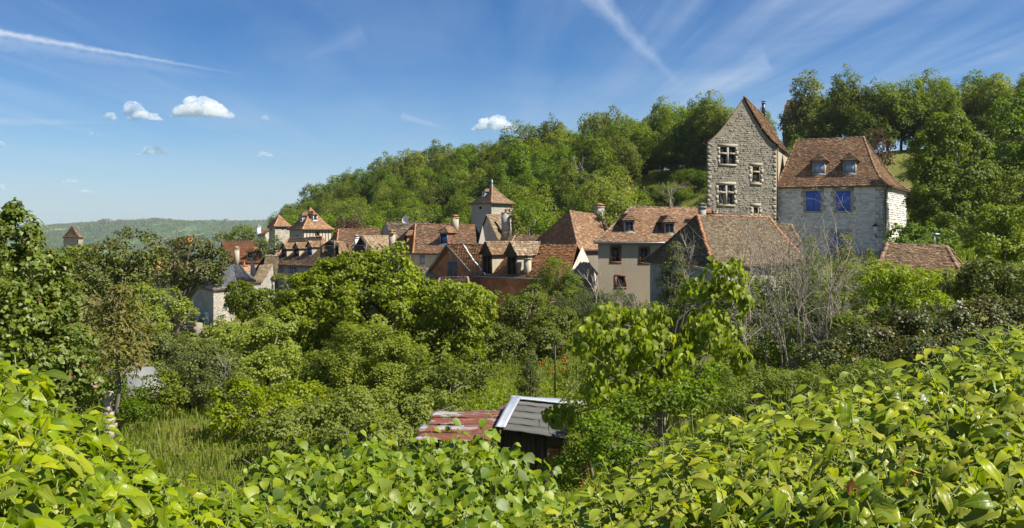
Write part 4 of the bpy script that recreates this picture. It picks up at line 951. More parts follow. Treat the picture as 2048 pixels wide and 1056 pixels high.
def leaves(tp, pos, tip, nor, size, rnd):
    """all leaves of a crown as one set of arrays"""
    T, U, Fq = tp; x = nrm(tip); n = nor - (nor * x).sum(1, keepdims=True) * x; n = nrm(n); y = np.cross(n, x)
    sz = size[:, None, None]
    V = pos[:, None, :] + sz * (T[None, :, 0:1] * x[:, None, :] + T[None, :, 1:2] * y[:, None, :] + T[None, :, 2:3] * n[:, None, :])
    N = len(pos); k = len(T)
    Fa = (Fq[None] + (np.arange(N) * k)[:, None, None]).reshape(-1, Fq.shape[1])
    return V.reshape(-1, 3), Fa, np.repeat(rnd, k), np.tile(U, (N, 1))
def crown(blobs, s, cover=1.5, sub=.30, droop=0.25, r=rng, jit=.12, flat=.8, hollow=.72, lobes=None, outward=0.5):
    """leaf places for a crown made of ellipsoids (centre, radii): clumps on each, leaves on each clump's upper shell"""
    Ps, Ts, Ns, Rs, Cs = [], [], [], [], []
    for (c, R) in blobs:
        c = np.array(tuple(c), float); R = np.array(R, float); Rm = (R[0] * R[1] * R[2]) ** (1 / 3)
        K = lobes or int(np.clip(11 / sub ** 1.3 * .75, 12, 90)); d = nrm(r.normal(size=(K, 3)) + np.array([0, 0, .15])); rad = hollow + (1.02 - hollow) * r.rand(K) ** .8
        q = c + d * rad[:, None] * R; lr = sub * Rm * r.uniform(.65, 1.35, K)
        area = 4 * PI * Rm * Rm; n = int(cover * area / (.5 * s * s)); w_ = lr ** 2; m_ = np.maximum(4, (n * w_ / w_.sum()).astype(int))
        Cs += list(zip(q, lr))
        idx = np.repeat(np.arange(K), m_); N = len(idx); e = nrm(r.normal(size=(N, 3)) + d[idx] * .45 + np.array([0, 0, .35]))
        rr = (r.uniform(.45, 1.1, N) * (1 + r.normal(0, jit, N)))[:, None]
        p = q[idx] + e * rr * lr[idx][:, None] * np.array([1, 1, flat])
        nn = nrm(e * .6 + d[idx] * outward + np.array([0, 0, .65]) + r.normal(size=(N, 3)) * .55)
        t_ = nrm(np.cross(nn, r.normal(size=(N, 3)))) + e * .5 - np.array([0, 0, droop])
        Ps.append(p); Ns.append(nn); Ts.append(t_); Rs.append(np.clip(.5 + r.normal(0, .17, N) + (r.rand(K) - .5)[idx] * .45, 0, 1))
    P_ = np.concatenate(Ps); return P_, np.concatenate(Ts), np.concatenate(Ns), np.concatenate(Rs), Cs
def limbs(mb, base, Cs, r0, n=10, r=rng, sides=5, top=.8):
    """trunk and limbs from the base to the clump centres"""
    Cs = sorted(Cs, key=lambda q: -q[1]); ctr = np.mean([q[0] for q in Cs], 0); b = np.array(tuple(base), float); H_ = ctr[2] - b[2]
    f0 = b + (ctr - b) * .45 + r.normal(0, .03, 3) * H_; f1 = b + (ctr - b) * 1.0
    tr = [b - np.array([0, 0, .4]), b + (f0 - b) * .5 + r.normal(0, .02, 3) * H_, f0, f1]; mb.tube(tr, [r0 * 1.25, r0, r0 * .8, r0 * .35], sides + 2)
    sel = [Cs[i] for i in r.choice(len(Cs), min(n, len(Cs)), replace=False)]
    for (q, lr) in sel:
        st = f0 + (f1 - f0) * r.uniform(0, .8); mid = st + (q - st) * .5 + r.normal(0, .08, 3) * np.linalg.norm(q - st) + np.array([0, 0, .06]) * H_
        mb.tube([st, mid, q, q + nrm(q - st) * lr * .6], [r0 * .42, r0 * .28, r0 * .14, r0 * .05], sides)
def tree(name, label, cat, blobs, s, tp, mat, base=None, cover=1.5, trunk=.2, bark=None, group=None, parts=0, nl=10, crown_name='crown', solid=False, smooth=False, **kw):
    """one tree or shrub: an empty, a crown mesh, a trunk mesh; blobs in picture units (px, py, distance, rx, rz[, ry])"""
    B = []
    for b in blobs:
        c = P(b[0], b[1], b[2]); rx = b[3] / F * b[2]; rz = b[4] / F * b[2]; ry = (b[5] / F * b[2]) if len(b) > 5 else rx; B.append((c, (rx, ry, rz)))
    if base is None: c = B[0][0]; base = (c.x, c.y)
    else: base = (XY(*base).x, XY(*base).y)
    bz = gz(*base); o = Vector((base[0], base[1], bz)); root = thing(name, label, cat, o, group)
    p, t_, n_, rn, Cs = crown(B, s, cover, **kw); sz = s * rng.uniform(.7, 1.2, len(p))
    V, Fa, ra, U = leaves(tp, p - np.array(o), t_, n_, sz, rn); me = np_mesh(crown_name, V, Fa, mat, smooth, {'rnd': ra}, U)
    co_ = bpy.data.objects.new(crown_name, me); link(co_, root)
    mb = MB(); limbs(mb, o, Cs, trunk, nl); mb.build('trunk', bark or BARK, root, o)
    return root
def leaf_parts(root, tp, mat, p, t_, n_, sz, parent=None, variants=5, name='leaf'):
    """single leaves as objects of their own sharing a few meshes"""
    T, U, Fq = tp; ms = []
    for k in range(variants):
        ms.append(np_mesh(name, T * np.array([1, 1, .6 + .25 * k]), Fq, mat, True, {'rnd': np.full(len(T), (k + .5) / variants)}, U))
    x = nrm(t_); n = nrm(n_ - (n_ * x).sum(1, keepdims=True) * x); y = np.cross(n, x); pl_ = parent or root
    for i in range(len(p)):
        o = bpy.data.objects.new(name, ms[int(rng.randint(variants))]); link(o, pl_)
        M = Matrix(((x[i][0], y[i][0], n[i][0], p[i][0]), (x[i][1], y[i][1], n[i][1], p[i][1]), (x[i][2], y[i][2], n[i][2], p[i][2]), (0, 0, 0, 1))) @ Matrix.Scale(sz[i], 4)
        o.matrix_local = M

# leaf materials (real reflectances)
G_ = lambda a, b, c, d: [(0.0, a), (0.35, b), (0.7, c), (1.0, d)]
LM_OAK = m_leaf('oak_foliage', G_((.050, .082, .012), (.080, .122, .016), (.115, .165, .020), (.16, .21, .028)), .46, .6, .2, hue=.04)
LM_MID = m_leaf('ash_foliage', G_((.062, .094, .014), (.092, .138, .018), (.130, .185, .020), (.18, .23, .03)), .46, .55, .25, hue=.04)
LM_YEL = m_leaf('yellow_green_foliage', G_((.06, .09, .012), (.10, .14, .018), (.15, .19, .022), (.22, .24, .03)), .46, .55, .25, hue=.03)
LM_SYC = m_leaf('sycamore_foliage', G_((.090, .135, .012), (.135, .190, .016), (.18, .235, .020), (.23, .275, .03)), .46, .5, .3, hue=.0)
LM_RND = m_leaf('field_maple_foliage', G_((.090, .130, .014), (.130, .178, .018), (.165, .215, .024), (.21, .25, .032)), .46, .55, .25, hue=.0)
LM_DRK = m_leaf('dark_shrub_foliage', G_((.048, .068, .014), (.074, .102, .020), (.102, .135, .026), (.14, .17, .03)), .38, .5, .35, hue=.02)
LM_OLV = m_leaf('olive_foliage', G_((.050, .066, .016), (.078, .100, .022), (.110, .132, .028), (.17, .14, .04)), .28, .55, .3, hue=.02, patch=.35, patchcol=(.13, .085, .04))
LM_GRY = m_leaf('grey_green_foliage', G_((.050, .075, .035), (.075, .105, .05), (.10, .135, .065), (.14, .165, .09)), .46, .6, .2, hue=.0)
LM_TAM = m_leaf('feathery_yellow_foliage', G_((.085, .095, .02), (.13, .135, .03), (.17, .165, .04), (.20, .15, .06)), .35, .7, .1, hue=.0)
LM_LIN = m_leaf('linden_foliage', [(0, (.070, .115, .012)), (.35, (.11, .17, .016)), (.7, (.15, .215, .020)), (.93, (.18, .23, .03)), (.97, (.25, .12, .05)), (1, (.25, .10, .05))], .40, .45, .35, hue=.0)
LM_CAT = m_leaf('catalpa_foliage', G_((.12, .18, .012), (.175, .245, .016), (.22, .29, .020), (.28, .33, .03)), .45, .5, .3, hue=.02, tcol=(1.4, 1.5, .4), vein=(.26, .32, .08))
LM_RED = m_leaf('red_tinged_foliage', [(0, (.050, .075, .014)), (.4, (.085, .115, .02)), (.7, (.125, .155, .028)), (.84, (.15, .10, .05)), (1, (.22, .09, .06))], .32, .45, .35, hue=.0)
LM_AIL = m_leaf('ailanthus_foliage', G_((.07, .12, .012), (.11, .17, .016), (.155, .22, .020), (.21, .26, .03)), .42, .5, .3, hue=.0)
LM_VIN = m_leaf('vine_foliage', G_((.060, .120, .010), (.10, .175, .008), (.15, .225, .010), (.23, .29, .02)), .38, .45, .35, hue=.02, vein=(.20, .25, .08))
LM_IVY = m_leaf('ivy_foliage', [(0, (.038, .078, .003)), (.25, (.080, .142, .004)), (.6, (.145, .215, .004)), (.9, (.22, .28, .005)), (1, (.28, .31, .012))], .40, .34, .20, hue=.02, vein=(.28, .32, .10))
LM_BRN = m_leaf('reddish_brown_foliage', G_((.05, .03, .02), (.08, .045, .03), (.11, .06, .035), (.10, .09, .04)), .25, .6, .2)
LM_HDG = m_leaf('hedge_foliage', G_((.045, .085, .015), (.075, .13, .02), (.105, .17, .025), (.15, .21, .035)), .46, .5, .3, hue=.0)
LM_DRY = m_leaf('dead_leaf', G_((.30, .16, .05), (.36, .22, .07), (.42, .26, .06), (.30, .12, .04)), .2, .6, .3)
LM_GRS = m_leaf('meadow_grass', [(0, (.12, .19, .022)), (.4, (.18, .25, .032)), (.75, (.26, .30, .06)), (1, (.42, .36, .16))], .5, .7, .15)

# ---------------------------------------------------------------- the wooded hill: each tree its own object, crowns shared
FR = np.random.RandomState(21)
LIB = []
def lib_crown(kind, mat, shape, s, cover, seed):
    r = np.random.RandomState(seed); B = []
    if shape == 'round':
        for k in range(7):
            a = r.uniform(0, 2 * PI); q = r.uniform(0, .42); B.append(((q * math.cos(a), q * math.sin(a), r.uniform(.38, .78)), [r.uniform(.24, .36)] * 2 + [r.uniform(.18, .28)]))
    elif shape == 'tall':
        for k in range(7):
            a = r.uniform(0, 2 * PI); q = r.uniform(0, .22); B.append(((q * math.cos(a), q * math.sin(a), .25 + .11 * k), [r.uniform(.19, .27) * (1.1 - .08 * k)] * 2 + [r.uniform(.15, .22)]))
    else:
        for k in range(6):
            a = r.uniform(0, 2 * PI); q = r.uniform(0, .5); B.append(((q * math.cos(a), q * math.sin(a), r.uniform(.25, .6)), [r.uniform(.25, .38)] * 2 + [r.uniform(.16, .28)]))
    p, t_, n_, rn, Cs = crown(B, s, cover, .30, r=r); V, Fa, ra, U = leaves(L_QUAD, p, t_, n_, s * r.uniform(.6, 1.25, len(p)), rn)
    me = np_mesh('crown', V, Fa, mat, False, {'rnd': ra}); mb = MB(); limbs(mb, (0, 0, 0), Cs, .022, 14, r, 4)
    Vt = np.array(mb.v); tm_ = np_mesh('trunk', Vt, [np.array(f) for f in mb.f.values()], BARK)
    LIB.append((kind, me, tm_, shape))
for k, (kd, mt, sh) in enumerate([('dark green oak', LM_OAK, 'round'), ('dark green oak', LM_OAK, 'round'), ('mid green ash', LM_MID, 'tall'), ('mid green ash', LM_MID, 'round'), ('fresh yellow-green tree', LM_YEL, 'tall'), ('mid green ash', LM_MID, 'tall'), ('dark green oak', LM_OAK, 'tall'), ('bushy green shrub', LM_MID, 'low'), ('bushy yellow-green shrub', LM_YEL, 'low'), ('dark bushy shrub', LM_OAK, 'low')]):
    lib_crown(kd, mt, sh, .031, 1.12, 100 + k)
def bare_tree(root, o, h, r, n=9, mat=TWIG, spread=.45, thick=.012, sides=3, levels=3, name='trunk'):
    """leafless branching skeleton as one mesh"""
    mb = MB()
    def grow(p, d, L, rad, lv):
        pts = [p]; q = p; k = 4
        for i in range(k): d = nrm(d + r.normal(0, .12, 3) + np.array([0, 0, .04])); q = q + d * L / k; pts.append(q)
        mb.tube(pts, np.linspace(rad, rad * .55, k + 1), sides if lv < levels else 3, cap=False)
        if lv >= levels: return
        m_ = n if lv == 0 else max(2, int(n * .6))
        for i in range(m_):
            f = r.uniform(.3, 1.0); pp = np.array(pts[min(k, int(f * k))]); nd = nrm(d + r.normal(0, spread, 3) * (1.1)); grow(pp, nd, L * r.uniform(.4, .65), rad * .5, lv + 1)
    b = np.array(tuple(o)); grow(b, np.array([r.normal(0, .08), r.normal(0, .08), 1.0]), h * .62, thick * h, 0)
    return mb.build(name, mat, root, o)
def place_lib(idx, x, y, h, wd, label, cat, group, name='tree', z=None):
    kind, me, tm_, sh = LIB[idx]; z = gz(x, y) if z is None else z; root = thing(name, label, cat, (x, y, z - .2), group); rz = FR.uniform(0, 6.28)
    for nm, m_ in (('crown', me), ('trunk', tm_)):
        o = bpy.data.objects.new(nm, m_); link(o, root); o.scale = (wd, wd, h); o.rotation_euler = (0, 0, rz)
    return root
def in_px(x, y, z): return 1024 + F * x / y, HY - F * z / y
# tree-top profile of the ridge as (px, top)
PROF = [(540, 440), (570, 430), (600, 408), (640, 372), (700, 350), (720, 338), (760, 322), (830, 300), (868, 285), (900, 300), (950, 285), (990, 275), (1040, 250), (1080, 238), (1130, 258), (1180, 232), (1240, 208), (1290, 235), (1320, 196), (1380, 195), (1440, 180), (1500, 212), (1560, 205), (1600, 150), (1660, 152), (1700, 168), (1760, 163), (1820, 155), (1880, 150), (1950, 148), (2000, 150), (2048, 122), (2200, 100)]
spots = []; WOOD = []
pxs = [q[0] for q in PROF]; pys = [q[1] for q in PROF]
# a row along the skyline first, then the slope
for px in np.concatenate([np.arange(558, 1000, 15), np.arange(1000, 1500, 25), np.arange(1500, 2150, 30)]):
    px = px + FR.uniform(-4, 4); Y = float(np.interp(px, [560, 620, 700, 800, 1000, 1200, 1400, 2048], [290, 285, 265, 240, 192, 170, 150, 128])) + FR.uniform(-6, 6)
    x = (px - 1024) / F * Y; g = gz(x, Y); top = (HY - np.interp(px, pxs, pys)) / F * Y; h = top - g + FR.uniform(-1.3, .3)
    if h < 2.5 or 1545 < px < 1606: continue
    spots.append((x, Y, min(h, 16), 'sky', px))
tries = 0
clear = [(1245, 1440, 372, 430), (1380, 1425, 330, 430), (1300, 1345, 330, 380), (1545, 1640, 225, 300), (1640, 1835, 262, 470), (1950, 2060, 370, 440), (1650, 2048, 440, 520), (1575, 1660, 190, 250)]
while len(spots) < 262 and tries < 9000:
    tries += 1
    px = FR.uniform(560, 2130); k = FR.rand()
    yf = float(np.interp((px - 1024) / F * 130, RX, FY)) ; yr = float(np.interp(px, [560, 620, 700, 800, 1000, 1200, 1400, 2048], [290, 285, 265, 240, 192, 170, 150, 128]))
    Y = (yf - 6) * (1 - k) + (yr - 4) * k; x = (px - 1024) / F * Y; g = gz(x, Y)
    h = FR.uniform(6.5, 11) if px < 1250 else FR.uniform(4.5, 9)
    sx, sy = in_px(x, Y, g); sy2 = HY - F * (g + h) / Y
    if any(a < sx < b and sy2 - 5 < (c + d) / 2 < sy + 8 for (a, b, c, d) in clear): continue
    if any(a - 8 < sx < b + 8 and c < sy < d for (a, b, c, d) in clear): continue
    if any(a - 14 < sx < b + 14 and not (sy2 > d or sy < c) for (a, b, c, d) in (clear[0], clear[1], clear[4])): continue
    if 1240 < px < 1570 and sy > 300: continue
    topy = np.interp(px, pxs, pys)
    if sy2 < topy + 6: h = (HY - topy - 8) / F * Y - g
    if h < 3: continue
    if any((x - q[0]) ** 2 + (Y - q[1]) ** 2 < (4.6 if px > 900 else 5.4) ** 2 for q in spots): continue
    spots.append((x, Y, h, 'slope', px))
zones = [(640, 'left end, above the slim tower'), (710, 'above the broad half-timbered tower'), (800, 'behind the mottled gable roof'), (900, 'behind the large tiled house'), (1050, 'around the finial tower'), (1250, 'above the steep orange hipped roof'), (1440, 'left of the tall stone house'), (1640, 'behind the tall stone house'), (1750, 'above the two blue shutters'), (1850, 'right of the blue-shuttered house'), (9999, 'at the right edge')]
for (x, y, h, wh, px) in spots:
    zn = next(z for q, z in zones if px < q)
    if px < 760: i = FR.choice([0, 1, 6, 0, 3])
    elif wh == 'sky': i = FR.choice([0, 1, 2, 3, 6, 4, 5])
    elif px > 1240 and h < 7: i = FR.choice([3, 7, 8, 9, 4, 5])
    else: i = FR.choice([0, 1, 2, 3, 4, 5, 6, 6, 2])
    wd = h * FR.uniform(.82, 1.15) if LIB[i][3] != 'tall' else h * FR.uniform(.85, 1.15)
    if LIB[i][3] == 'low': wd = h * 1.5
    pos = 'against the sky ' if wh == 'sky' else 'in the wood '; sz_ = 'tall ' if h > 8.5 else ('small ' if h < 6 else '')
    kd = LIB[i][0]; rt_ = place_lib(i, x, y, h, wd * .9 + .4, f'{sz_}{kd} {pos}{zn}', 'shrub' if 'shrub' in kd else 'tree', 'trees and shrubs of the wooded hill'); WOOD.append((px, rt_))
for k in range(11):
    px = 1236 + k * 21 + FR.uniform(-5, 5); Y = FR.uniform(150, 158); x = (px - 1024) / F * Y; h = FR.uniform(3.2, 4.6); i = [7, 9, 8][k % 3]; WOOD.append((px, place_lib(i, x, Y, h, h * 1.6, f'{LIB[i][0]} under the skyline trees left of the tall stone house', 'shrub', 'trees and shrubs of the wooded hill', 'shrub')))
for k in range(16):
    px = 1236 + k * 14 + FR.uniform(-6, 6); Y = FR.uniform(132, 148) if k % 2 else FR.uniform(112, 130); x = (px - 1024) / F * Y; h = FR.uniform(2.2, 4.2) if k % 2 else FR.uniform(1.6, 2.8); i = [7, 8, 9][k % 3]; WOOD.append((px, place_lib(i, x, Y, h, h * 1.5, f'{"upper" if k % 2 else "lower"} {LIB[i][0]} on the slope left of the stone house', 'shrub', 'trees and shrubs of the wooded hill', 'shrub')))
ORD = ['leftmost', 'second from left,', 'third from left,', 'fourth from left,', 'fifth from left,', 'sixth from left,', 'seventh from left,', 'eighth from left,', 'ninth from left,', 'tenth from left,', 'eleventh from left,', 'twelfth from left,', '13th from left,', '14th from left,', '15th from left,', '16th from left,']
byl = {}
for px, rt_ in sorted(WOOD, key=lambda q: q[0]): byl.setdefault(rt_['label'], []).append(rt_)
for lb, rs_ in byl.items():
    if len(rs_) > 1:
        for k, rt_ in enumerate(rs_): rt_['label'] = ('rightmost' if k == len(rs_) - 1 else ORD[min(k, 15)]) + ' ' + lb
# pale bare trees standing in the wood
for (px, py, Y, h, lb) in [(1060, 370, 150, 13, 'tall pale leafless tree rising out of the wood above the finial tower'), (1045, 330, 165, 10, 'thin bare tree near the hill top right of the finial tower'), (1165, 400, 125, 9, 'bare grey tree in the wood above the orange hipped roof'), (1180, 330, 145, 9, 'pale branching dead tree high on the slope'), (1345, 330, 128, 6, 'small bare tree on the grassy slope left of the tall house'), (798, 430, 190, 10, 'thin pale birch behind the mottled gable roof'), (905, 380, 180, 9, 'grey leafless tree in the wood left of the finial tower')]:
    x = (px - 1024) / F * Y; z = gz(x, Y); root = thing('bare_tree', lb, 'tree', (x, Y, z)); bare_tree(root, Vector((x, Y, z)), h, FR, 7, levels=3, thick=.013, spread=.5)
# rough understorey on the hill: nobody could count it
UN = []
for k in range(2600):
    px = FR.uniform(540, 2150); yf = float(np.interp((px - 1024) / F * 130, RX, FY)); yr = float(np.interp(px, [560, 620, 700, 800, 1000, 1200, 1400, 2048], [290, 285, 265, 240, 192, 170, 150, 128])); q = FR.uniform(0, 1.1)
    Y = (yf - 8) * (1 - q) + yr * q; x = (px - 1024) / F * Y; g = gz(x, Y); sx, sy = in_px(x, Y, g)
    if any(a < sx < b and c < sy < d for (a, b, c, d) in clear) and FR.rand() < .85: continue
    UN.append((np.array([x, Y, g + .3]), np.array([1.0, 1.0, .9]) * FR.uniform(.4, 1.5)))
c = np.array([u[0] for u in UN]); R_ = np.array([u[1] for u in UN]); n = 20; idx = np.repeat(np.arange(len(c)), n); e = nrm(FR.normal(size=(len(idx), 3)) + np.array([0, 0, .6])); p = c[idx] + e * R_[idx] * FR.uniform(.5, 1.1, (len(idx), 1)); nn = nrm(e + FR.normal(size=p.shape) * .5 + np.array([0, 0, .5])); tt = FR.normal(size=p.shape)
V, Fa, ra, U = leaves(L_QUAD, p, tt, nn, FR.uniform(.25, .5, len(p)), np.clip(FR.rand(len(p)) * .6 + FR.rand(len(c))[idx] * .5, 0, 1))
uo = link(bpy.data.objects.new('undergrowth', np_mesh('undergrowth', V, Fa, LM_MID, False, {'rnd': ra}))); tag(uo, 'tangled green undergrowth covering the hillside between the trees', 'undergrowth', kind='stuff')
# far wood on the ridge across the valley and in the valley floor
n = 9000; Yv = FR.uniform(2600, 4050, n); pxv = FR.uniform(40, 640, n); xv = (pxv - 1024) / F * Yv; dn = wav(xv, Yv, 500, 3) + wav(xv, Yv, 170, 15) * .8; kp = (dn > -.05) | ((Yv > 3900) & (FR.rand(n) < .45)) | (FR.rand(n) < .08); Yv, xv = Yv[kp], xv[kp]; zv = ground_z(xv, Yv)
m_ = 6; idx = np.repeat(np.arange(len(xv)), m_); c = np.stack([xv, Yv, zv + 4], 1); e = nrm(FR.normal(size=(len(idx), 3)) * np.array([1, 1, .8])); p = c[idx] + e * np.array([7, 7, 4.0]) * FR.uniform(.4, 1.0, (len(idx), 1)) * FR.uniform(.5, 1.3, len(xv))[idx][:, None]
V, Fa, ra, U = leaves(L_QUAD, p, FR.normal(size=p.shape), nrm(e + np.array([0, 0, .6])), FR.uniform(4, 8, len(p)), np.clip(FR.rand(len(p)) * .35 + FR.rand(len(xv))[idx] * .6, 0, 1))
fo = link(bpy.data.objects.new('far_wood', np_mesh('far_wood', V, Fa, LM_OAK, False, {'rnd': ra}))); tag(fo, 'bluish wooded slopes of the ridge across the valley', 'wood', kind='stuff')
# pale hamlet houses on the far crest and in the valley
for k, (px, py, Y, w_, lb) in enumerate([(203, 443, 3900, 26, 'leftmost far white house on the ridge crest'), (213, 441, 3900, 34, 'widest of the white far farm buildings on the ridge crest'), (240, 442, 3920, 22, 'far cream house on the crest right of the white farm'), (250, 443, 3920, 18, 'rightmost small far house of the crest hamlet'), (452, 441, 3930, 16, 'lone tiny white house on the distant crest'), (320, 487, 3000, 12, 'far valley house left of the field'), (330, 486, 3050, 14, 'far valley house beyond the green field'), (342, 488, 3000, 12, 'far valley house at the right of its group')]):
    q = P(px, py, Y); q.z = max(q.z - 3, gz(q.x, q.y)); root = thing('far_house', lb, 'house', q, 'far houses across the valley'); mb = MB(); a = w_ / 2; X_, Y_ = Vector((1, 0, 0)), Vector((0, 1, 0)); mb.box(q, X_, Y_, UZ, (-a, -5, -4), (a, 5, 7)); mb.build('wall', PL_WHITE, root, q)
    mb = MB(); mb.add([q + Vector((-a - 1, -6, 6.5)), q + Vector((a + 1, -6, 6.5)), q + Vector((a + 1, 6, 6.5)), q + Vector((-a - 1, 6, 6.5)), q + Vector((-a, 0, 10.5)), q + Vector((a, 0, 10.5))], [(0, 1, 5, 4), (2, 3, 4, 5), (1, 2, 5), (3, 0, 4)]); mb.build('roof', TILE_BRN, root, q)

# ---------------------------------------------------------------- garden trees and shrubs, from the village forward
tree('tree', 'round dark green tree on the valley side left of the slim tower', 'tree', [(490, 466, 170, 24, 16), (478, 474, 170, 18, 12)], .45, L_QUAD, LM_OAK, cover=1.1)
tree('tree', 'low dark round tree left of the round tree by the slim tower', 'tree', [(445, 474, 180, 17, 9), (460, 476, 180, 12, 8)], .45, L_QUAD, LM_OAK, cover=1.1)
tree('shrub', 'pale grey-green bush below the slim stone tower', 'shrub', [(545, 492, 108, 22, 18), (528, 500, 108, 15, 14), (560, 500, 108, 14, 12)], .28, L_QUAD, LM_GRY, cover=1.2)
tree('shrub', 'dark hedge bush between red-roofed house and slim tower', 'shrub', [(520, 488, 120, 12, 12), (510, 500, 120, 12, 14), (525, 508, 112, 14, 10)], .3, L_QUAD, LM_MID, cover=1.2)
tree('shrub', 'brownish bare-looking bush right of the half-timbered tower', 'shrub', [(697, 445, 140, 26, 14), (715, 455, 138, 20, 14), (682, 455, 138, 16, 12)], .3, L_QUAD, LM_BRN, cover=.8)
tree('climbing_ivy', 'bright green ivy climbing the broad chimney below the finial tower', 'ivy', [(1032, 445, 100, 10, 14, 8), (1036, 462, 100, 14, 12, 8), (1026, 430, 100, 6, 8, 5)], .22, L_QUAD, LM_YEL, cover=1.4)
tree('shrub', 'leafy green trees filling the gap right of the finial tower', 'tree', [(1070, 440, 108, 32, 30), (1050, 420, 110, 20, 20), (1095, 458, 106, 24, 20)], .28, L_QUAD, LM_MID, cover=1.2)
tree('climbing_ivy', 'ivy on the chimney of the steep orange hipped roof', 'ivy', [(1205, 432, 83, 10, 12, 8), (1214, 446, 82, 8, 10, 6)], .18, L_QUAD, LM_YEL, cover=1.2)
tree('climbing_vine', 'bright green vine trained across the grey house below its blue windows', 'vine', [(560, 553, 91, 16, 5, 8), (585, 557, 90, 18, 5, 8), (608, 560, 90, 16, 9, 10), (632, 563, 90, 16, 7, 10)], .18, L_QUAD, LM_YEL, cover=1.4)
tree('shrub', 'round clipped yellow-green bush behind the sycamore, beside the slate house', 'shrub', [(480, 590, 64, 28, 26), (498, 606, 63, 38, 30), (528, 606, 64, 28, 26), (470, 612, 63, 18, 16)], .15, L_FOLD, LM_YEL, cover=1.7, sub=.22, trunk=.12, hollow=.85)
tree('shrub', 'green treetop hiding the foot of the lonely square tower', 'tree', [(140, 520, 70, 34, 24), (170, 515, 70, 30, 24), (115, 530, 70, 30, 30)], .2, L_FOLD, LM_MID, (145, 70), 1.5, .1)
tree('gnarled_tree', 'olive-green gnarled tree at left below the far ridge, tallest crown', 'tree', [(262, 500, 52, 56, 36), (215, 525, 52, 42, 40), (298, 535, 52, 34, 32), (185, 552, 51, 42, 34), (232, 575, 51, 60, 36), (175, 590, 50, 40, 46)], .15, L_FOLD, LM_OLV, (262, 52), 1.0, .22, nl=26, sub=.26)
tree('gnarled_tree', 'spreading gnarled tree with pale limbs in front of the slate roof', 'tree', [(378, 500, 56, 46, 24), (340, 528, 56, 36, 26), (425, 518, 56, 40, 20), (400, 540, 55, 48, 20), (368, 560, 55, 36, 14), (435, 560, 55, 14, 12), (322, 556, 55, 20, 16)], .15, L_FOLD, LM_OLV, (352, 56), 1.0, .22, nl=30, sub=.24)
tree('tree', 'leafy green tree with dark trunk below the spreading gnarled tree', 'tree', [(330, 610, 50, 46, 28), (285, 600, 50, 34, 30), (370, 625, 50, 26, 20), (300, 640, 48, 50, 22)], .14, L_FOLD, LM_SYC, (325, 50), 1.0, .18, nl=14)
tree('feathery_shrub', 'feathery yellowish tamarisk between the linden and the gnarled trees', 'shrub', [(245, 610, 32, 30, 40), (222, 660, 32, 44, 46), (262, 670, 32, 44, 44), (240, 720, 31, 50, 36), (200, 625, 32, 24, 40)], .24, L_SLIM, LM_TAM, cover=2.2, sub=.24, trunk=.08, droop=.5)
tree('tree', 'large bright green sycamore in front of the village, tallest at centre', 'tree', [(700, 570, 45, 70, 52), (650, 620, 44, 72, 62), (735, 640, 43, 90, 70), (880, 640, 44, 74, 62), (820, 605, 45, 60, 56), (930, 665, 44, 48, 60), (600, 660, 43, 56, 60), (740, 545, 45, 30, 34), (860, 590, 45, 44, 26), (900, 730, 43, 60, 56), (700, 530, 45, 22, 26), (760, 525, 45.5, 40, 30), (655, 545, 45.5, 34, 28), (790, 570, 45, 50, 50), (680, 680, 43, 70, 60), (960, 620, 45, 30, 40), (840, 700, 43, 70, 60), (610, 600, 44, 50, 50), (910, 610, 44, 50, 40), (660, 560, 45, 44, 36)], .15, L_FOLD, LM_SYC, (760, 44), 1.75, .2, nl=12, sub=.22, hollow=.8, droop=.5)
tree('tree', 'slender light green sycamore shoot rising above the roofs', 'tree', [(798, 505, 43, 15, 24), (801, 535, 43, 24, 22), (800, 570, 43, 36, 26)], .17, L_FOLD, LM_SYC, (800, 43), 1.1, .12, droop=.5)
tree('tree', 'sycamore leaning right over the low grey roof with layered boughs', 'tree', [(890, 575, 42, 34, 10), (930, 580, 42, 40, 9), (960, 595, 42, 28, 12), (900, 605, 42, 40, 14)], .16, L_FOLD, LM_SYC, (880, 43), 1.4, .04, droop=.5, nl=5)
tree('tree', 'rounded dense maple with small grey-green leaves before the sycamore', 'tree', [(730, 710, 36, 84, 56), (670, 750, 36, 64, 56), (800, 745, 36, 74, 56), (740, 780, 35, 110, 44), (850, 800, 35.5, 50, 36), (640, 800, 35, 60, 36)], .085, L_FOLD, LM_RND, (735, 36), 1.7, .14, nl=8, hollow=.8, sub=.25)
tree('tree', 'yellow-green lime tree left of the rounded maple', 'tree', [(560, 660, 42, 50, 30), (530, 700, 41, 56, 46), (470, 690, 42, 46, 34), (560, 750, 39, 50, 50), (500, 755, 39, 56, 40), (560, 820, 37, 56, 40)], .12, L_FOLD, LM_SYC, (540, 40), 1.7, .14, nl=8, hollow=.8, droop=.4)
tree('tree', 'light green shrub below the slate house wall', 'shrub', [(448, 660, 60, 26, 20), (480, 668, 58, 40, 16)], .16, L_FOLD, LM_SYC, cover=1.2)
tree('shrub', 'dark tangled shrub with leaning brown trunks at the meadow edge', 'shrub', [(330, 710, 40, 60, 40), (395, 720, 39, 56, 40), (300, 760, 38, 40, 36), (370, 775, 37, 50, 40), (450, 790, 36, 60, 44), (420, 745, 37, 60, 40), (500, 830, 35, 46, 30), (270, 700, 40, 36, 36)], .09, L_FOLD, LM_DRK, (410, 36.5), 1.6, .22, bark=BARK_D, nl=14)
tree('shrub', 'shadowed bush under the lime tree beside the meadow', 'shrub', [(590, 850, 36, 60, 26), (540, 860, 35, 40, 18), (660, 850, 36, 50, 20), (470, 850, 35, 30, 16)], .12, L_FOLD, LM_DRK, cover=1.2)
